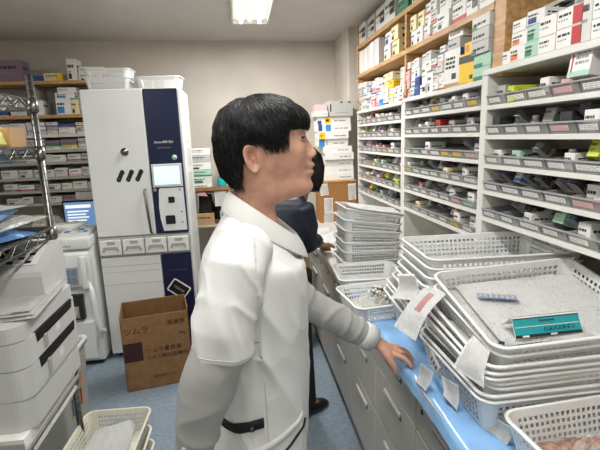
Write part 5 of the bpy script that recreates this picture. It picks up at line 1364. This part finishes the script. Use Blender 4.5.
def side(x, z, off=.003):
    h = TBV.ray_cast(Vector((x, .3, z)), Vector((0, 1, 0))); return (h[0] if h[0] else Vector((x, .9, z))) + (h[1] * off if h[1] else Vector((0, -off, 0)))
def frontp(ang, z, off=.002):
    d = Vector((cos(R(ang)), sin(R(ang)), 0)); o = Vector((.02, PY, z)); h = TBV.ray_cast(o + d * .6, -d); return (h[0] if h[0] else o + d * .15) + d * off
def ribbon(A, B, th, m, name):
    """strip between two lines of points on the cloth"""
    mb = MB(); rg = []
    for a, b in zip(A, B):
        w = b - a; nn = Vector((0, -1, 0)); rg.append([a, b, b + nn * th, a + nn * th])
    mb.loft(rg); me = mb.mesh(name, [m]); me.transform(Matrix.Translation(-Vector(BASE))); return O(name, me, tno)
def cord(pts, r, m, name): 
    me = MB().tube(pts, r, 6).mesh(name, [m]); me.transform(Matrix.Translation(-Vector(BASE))); return O(name, me, tno)
zl = [1.27 - .02 * i for i in range(33)]
cord([frontp(-26 + 6 * (1.27 - z), z, .0004) for z in zl], .0018, 'tunic_seam', 'front_seam')
cord([frontp(-40 + 8 * (1.27 - z), z, .0002) for z in zl], .0016, 'tunic_seam', 'front_seam')
cord([side(.028 - .01 * (z - .7), z, .0002) for z in [1.03 - .02 * i for i in range(20)]], .0014, 'tunic_seam', 'side_seam')
st = [(-.095 + .113 * k / 10, .903 + .020 * (k / 10) ** 1.5) for k in range(11)]
s1 = ribbon([side(x, z - .0115, .002) for x, z in st], [side(x, z + .0115, .002) for x, z in st], .003, 'black_cloth', 'waist_strap'); s1['label'] = 'black strap with button'
bq = side(-.01, .913, .006); me = MB().tube([bq, bq + Vector((0, -.004, 0))], .008, 14).tube([bq + Vector((0, -.004, 0)), bq + Vector((0, -.005, 0))], .004, 10, 1).mesh('strap_button', ['black', 'chrome']); me.transform(Matrix.Translation(-Vector(BASE))); O('strap_button', me, tno)
pk = [(-.06 + .17 * k / 12, .842 + .062 * (k / 12) ** 1.6) for k in range(13)]
ribbon([side(x, z - .010, .002) for x, z in pk], [side(x, z + .010, .002) for x, z in pk], .0025, 'tunic', 'pocket_welt')
cord([side(.055 + .062 * k / 8, .838 + .045 * (k / 8) ** 1.3, .002) for k in range(9)], .003, 'black_cloth', 'pocket_piping')
# hems of the short sleeves
for S_, nm in ((RS, 'sleeve_hem'), (LS, 'sleeve_hem')):
    a, b = Vector(S_[-2][:3]), Vector(S_[-1][:3]); t = (b - a).normalized(); u = t.cross(Vector((0, 1, 0))).normalized(); w = t.cross(u); c = b - t * .013
    ring_ = []
    for j in range(40):
        d = u * cos(2 * pi * j / 40) + w * sin(2 * pi * j / 40); h = TBV.ray_cast(c + d * .15, -d); ring_.append((h[0] if h[0] else c + d * .07) + d * .0003)
    me = MB().tube(ring_, .0011, 5, closed=True).mesh(nm, ['tunic_seam']); me.transform(Matrix.Translation(-Vector(BASE))); O(nm, me, tno)
h = TBV.ray_cast(Vector((.4, 1.262, 1.13)), Vector((-1, 0, 0)))
if h[0]:
    e = h[0]; me = MB().tube([e + Vector((-.001, 0, 0)), e + Vector((.0012, 0, 0))], .009, 12).mesh('sleeve_emblem', ['ink']); me.transform(Matrix.Translation(-Vector(BASE))); O('sleeve_emblem', me, tno)
# collar: a stand and a fall, open in front
def collar():
    mb = MB(); N_ = 40; top = []; bot = []; inn = []
    for k in range(N_ + 1):
        q = -pi * .93 + 2 * pi * .93 * k / N_                      # 0 = nape, +-pi = throat
        f = (1 - cos(q)) / 2                                        # 0 back .. 1 front
        x = -.028 + .162 * f; y = .082 * sin(q) * (1 - .12 * f) + .0
        yy = math.copysign(max(abs(y), .020 * (f > .5)), y if abs(y) > 1e-6 else 1)
        zt = 1.428 - .122 * f ** 1.15
        T_ = Vector((x, PY + yy, zt)); o = Vector((x - .05, yy, 0)).normalized()
        top.append(T_); bot.append(Vector((x, PY + yy, zt)) + o * .023 + Vector((0, 0, -.046 - .010 * f))); inn.append(T_ + o * .004 + Vector((0, 0, -.055)))
    def mid(a, b, t, bul): return a.lerp(b, t) + Vector((0, 0, bul))
    rg = []
    for a, b, c in zip(top, bot, inn):
        o = (b - a); oo = Vector((o.x, o.y, 0)).normalized()
        rg.append([c - oo * .002, a + Vector((0, 0, -.012)) - oo * .003, a + Vector((0, 0, .0)) - oo * .001, a + oo * .003 + Vector((0, 0, .001)), mid(a, b, .25, 0) + oo * .006, mid(a, b, .6, 0) + oo * .007, b + oo * .003, b, mid(a, b, .6, 0) + oo * .003, mid(a, b, .25, -.002) + oo * .002, a + oo * .002 + Vector((0, 0, -.012)), c + oo * .001])
    mb.loft(rg); return mb
me = collar().mesh('collar', ['tunic']); me.transform(Matrix.Translation(-Vector(BASE))); co = O('collar', me, tno); co.modifiers.new('s', 'SUBSURF').levels = 1

def sleeve(pts, name, seed, cuff):
    me_ = MB(); arm(me_, pts, 28)
    m_ = remesh(me_, .0045, 3, name)
    ax = (Vector(pts[-1][:3]) - Vector(pts[0][:3])).normalized()
    def crease(p):
        s_ = p.dot(ax); g = Vector((p.x * 6, p.y * 6, p.z * 6)) + ax * s_ * 5 + Vector((s_ * 6, 0, 0)) + Vector((seed, 0, 0)); fd_ = smoothstep(.01, .07, (Vector(pts[-1][:3]) - p).dot(ax)); return .0060 * fd_ * ((1 - min(1, abs(noise.noise(g)) * 2.4)) ** 2 - .3)
    displace(m_, crease)
    so = finish(m_, ['shirt_grey'], BASE, man, name)
    a, b, r_ = Vector(pts[-2][:3]), Vector(pts[-1][:3]), pts[-1][3]; t_ = (b - a).normalized()
    cm = MB().tube([b - t_ * .042, b - t_ * .036, b + t_ * .004, b + t_ * .006, b - t_ * .012], [r_ + .003, r_ + .0085, r_ + .0055, r_ + .001, r_ - .003], 28, cap=False)
    mm = cm.mesh('cuff', ['tunic']); mm.transform(Matrix.Translation(-Vector(BASE))); c_ = O('cuff', mm, so)
    return so
so = sleeve([(-.052, .872, 1.16, .056), (-.078, .867, 1.09, .058), (-.103, .866, 1.025, .057), (-.122, .870, .955, .049), (-.137, .874, .89, .043), (-.144, .877, .84, .040), (-.148, .879, .80, .037)], 'shirt_sleeve', 3, 1)
me = MB().tube([(-.150, .835, .925), (-.150, .828, .925)], .006, 12).mesh('button', ['handle_pale']); me.transform(Matrix.Translation(-Vector(BASE))); O('button', me, so)
sleeve([(.10, 1.288, 1.16, .050), (.13, 1.292, 1.10, .052), (.17, 1.296, 1.045, .053), (.23, 1.299, 1.005, .050), (.29, 1.30, .965, .047), (.35, 1.301, .922, .043), (.392, 1.301, .894, .036)], 'shirt_sleeve', 9, 1)
# trousers and shoes
tr = MB(); tr.loft([tring(z, .030) for z in (.68, .74, .80, .86, .92)])
for s in (-1, 1): arm(tr, [(-.005, PY + s * .09, .90, .088), (-.005, PY + s * .090, .72, .090), (.012, PY + s * .095, .50, .080), (-.005, PY + s * .10, .34, .076), (-.02, PY + s * .10, .14, .070), (-.02, PY + s * .10, .075, .070)], 24)
m_ = remesh(tr, .008, 3, 'trousers'); finish(m_, ['tunic'], BASE, man, 'trousers')
def shoe(cx, cy, ang, own, base):
    mb = MB(); rg = []
    for x, w, h in ((-.085, .018, .05), (-.08, .032, .062), (-.05, .038, .075), (-.01, .040, .078), (.04, .043, .062), (.09, .047, .048), (.135, .043, .038), (.165, .028, .028), (.172, .012, .018)):
        q = []
        for j in range(16):
            a = 2 * pi * j / 16; yy = w * math.copysign(abs(cos(a)) ** .8, cos(a)); zz = h / 2 + h / 2 * math.copysign(abs(sin(a)) ** .7, sin(a)); q.append((cx + x * cos(ang) - yy * sin(ang), cy + x * sin(ang) + yy * cos(ang), max(.002, zz)))
        rg.append(q)
    me = mb.loft(rg).mesh('shoe', ['shoe_black']); me.transform(Matrix.Translation(-Vector(base))); O('shoe', me, own)
for s in (-1, 1): shoe(-.02, PY + s * .105, .12 * s, man, BASE)

# ---- colleague in navy behind him, leaning over the worktop
B2 = (.20, 2.27, 0)
lady = thing('person', 'person in navy jacket with black hair leaning over the worktop behind the man', 'person', None, B2)
b = MB(); hc = Vector((.375, 2.44, 1.355))
fd = Vector((.55, .80, -.22)).normalized(); sd = Vector((.82, -.57, 0)); ud = sd.cross(fd)
rg = []
for k in range(1, 24):
    a = pi * k / 24; zz = cos(a); wv = sin(a) ** .8
    rg.append([hc + ud * zz * .115 + fd * (.088 * cos(q) * wv * (1 - .15 * (zz < -.3) * (abs(cos(q))))) + sd * (.070 * sin(q) * wv * (1 - .18 * (zz < -.4))) for q in [2 * pi * j / 28 for j in range(28)]])
b.loft(rg)
b.tube([hc + fd * .085 - ud * .012, hc + fd * .102 - ud * .03], [.012, .010], 10)                     # nose
for s in (-1, 1): b.tube([hc + sd * s * .064 - ud * .0, hc + sd * s * .077 - ud * .01 - fd * .008], [.016, .012], 10)
nb = Vector((.30, 2.38, 1.22))
b.tube([hc - ud * .06 - fd * .02, nb.lerp(hc, .4), nb, nb - Vector((.03, .02, .08))], [.052, .048, .055, .08], 20)
def tor(c, w, d): return ell(c, sd * w, Vector((.57, .82, 0)) * d, 32)
TOR = [((.165, 2.27, .86), .15, .11), ((.16, 2.27, 1.0), .145, .105), ((.17, 2.29, 1.12), .155, .11), ((.195, 2.32, 1.19), .15, .095), ((.24, 2.345, 1.235), .09, .065)]
b.loft([tor(c, w * .93, d * .9) for c, w, d in TOR])
sh = Vector((.20, 2.32, 1.175))
AR = [sh + sd * .130, sh + sd * .150 + Vector((.01, .03, -.10)), sh + sd * .14 + Vector((.02, .07, -.20)), Vector((.42, 2.50, .945)), Vector((.465, 2.60, .895))]
AL = [sh - sd * .155, sh - sd * .185 + Vector((.0, .02, -.12)), sh - sd * .15 + Vector((.06, .09, -.22)), Vector((.34, 2.66, .91)), Vector((.42, 2.72, .875))]
for A_ in (AR, AL):
    b.tube(A_, [.045, .042, .038, .030, .024], 16)
    w_, dr = A_[-1], (A_[-1] - A_[-2]).normalized(); dr.z *= .3; dr.normalize(); ac = dr.cross(Vector((0, 0, 1)))
    kn = w_ + dr * .085 + Vector((0, 0, -.022))
    fs = []
    for i in range(4):
        o0 = kn - dr * .02 + ac * (.026 - .0175 * i); ln = [.072, .08, .074, .058][i]
        fs.append(([o0, o0 + dr * ln * .4 + Vector((0, 0, -.004)), o0 + dr * ln * .7 + Vector((0, 0, -.014)), o0 + dr * ln * .92 + Vector((0, 0, -.026)), o0 + dr * ln + Vector((0, 0, -.034))], .0085))
    hand(b, w_, kn, ac, Vector((0, 0, 1)), fs, [w_ + dr * .03 + ac * .028, w_ + dr * .05 + ac * .048 + Vector((0, 0, -.008)), w_ + dr * .075 + ac * .058 + Vector((0, 0, -.018)), w_ + dr * .095 + ac * .06 + Vector((0, 0, -.026))], .036)
LG = lambda s: [(.17 + s * .075, 2.27 - s * .05, .86), (.18 + s * .075, 2.275 - s * .05, .50), (.205 + s * .075, 2.27 - s * .045, .08)]
for s in (-1, 1): b.tube(LG(s), [.085, .058, .038], 18); q = Vector(LG(s)[2]); b.tube([q + Vector((-.04, -.03, -.04)), q + Vector((.03, .02, -.042)), q + Vector((.085, .06, -.05))], [.028, .034, .02], 12)
finish(remesh(b, .005, 2, 'body'), ['skin_shaded'], B2, lady, 'body')
jk = MB(); jk.loft([tor((c[0], c[1], c[2]), w * 1.04, d * 1.12) for c, w, d in [((.175, 2.27, .74), .165, .13)] + TOR])
for A_ in (AR, AL): jk.tube([A_[0] - (A_[1] - A_[0]) * .2] + A_[:4], [.058, .06, .055, .048, .040], 18)
jm = remesh(jk, .007, 4, 'jacket')
displace(jm, lambda p: .006 * (1 - abs(noise.noise(p * 11)) * 2.2))
finish(jm, ['navy_cloth'], B2, lady, 'jacket')
tq = MB(); tq.loft([tor((.17, 2.27, z), w, d) for z, w, d in ((.70, .158, .12), (.80, .16, .12), (.88, .155, .115))])
for s in (-1, 1): tq.tube(LG(s), [.10, .078, .066], 18)
finish(remesh(tq, .009, 3, 'trousers'), ['black_cloth'], B2, lady, 'trousers')
for s in (-1, 1): shoe(LG(s)[2][0], LG(s)[2][1], .62, lady, B2)
hr = MB(); rg = []
for k in range(0, 22):
    a = pi * (.015 + .80 * k / 21); zz = cos(a); wv = sin(a) ** .8; L_ = []
    for j in range(40):
        q = 2 * pi * j / 40; face = cos(q) > .45 and zz < .35
        g = 1.17 + .05 * noise.noise(Vector((cos(q) * 6, sin(q) * 6, zz * 3))); g = .86 if face else g
        L_.append(hc + (ud * zz * .115 + fd * .088 * cos(q) * wv + sd * .070 * sin(q) * wv) * g)
    rg.append(L_)
hr.loft(rg); bn = hc - fd * .105 - ud * .01
hr.loft([[bn + (ud * cos(pi * k / 9) + (fd * cos(q) + sd * sin(q)) * sin(pi * k / 9)) * .04 for q in [2 * pi * j / 18 for j in range(18)]] for k in range(1, 9)])
for i in range(500):
    q = rh.uniform(.9, 2 * pi - .9); pts = []
    for k in range(5):
        a = pi * (.05 + rh.uniform(0, .01) + .72 * k / 4); zz = cos(a); wv = sin(a) ** .8; g = 1.20 + .02 * sin(i) ; pts.append(hc + (ud * zz * .115 + fd * .088 * cos(q) * wv + sd * .070 * sin(q) * wv) * g)
    hr.tube(pts, [.0015, .002, .002, .0018, .0006], 3, 0, cap=False)
me = hr.mesh('hair', ['hair']); me.transform(Matrix.Translation(-Vector(B2))); O('hair', me, lady)

bpy.data.scenes.remove(TMP)
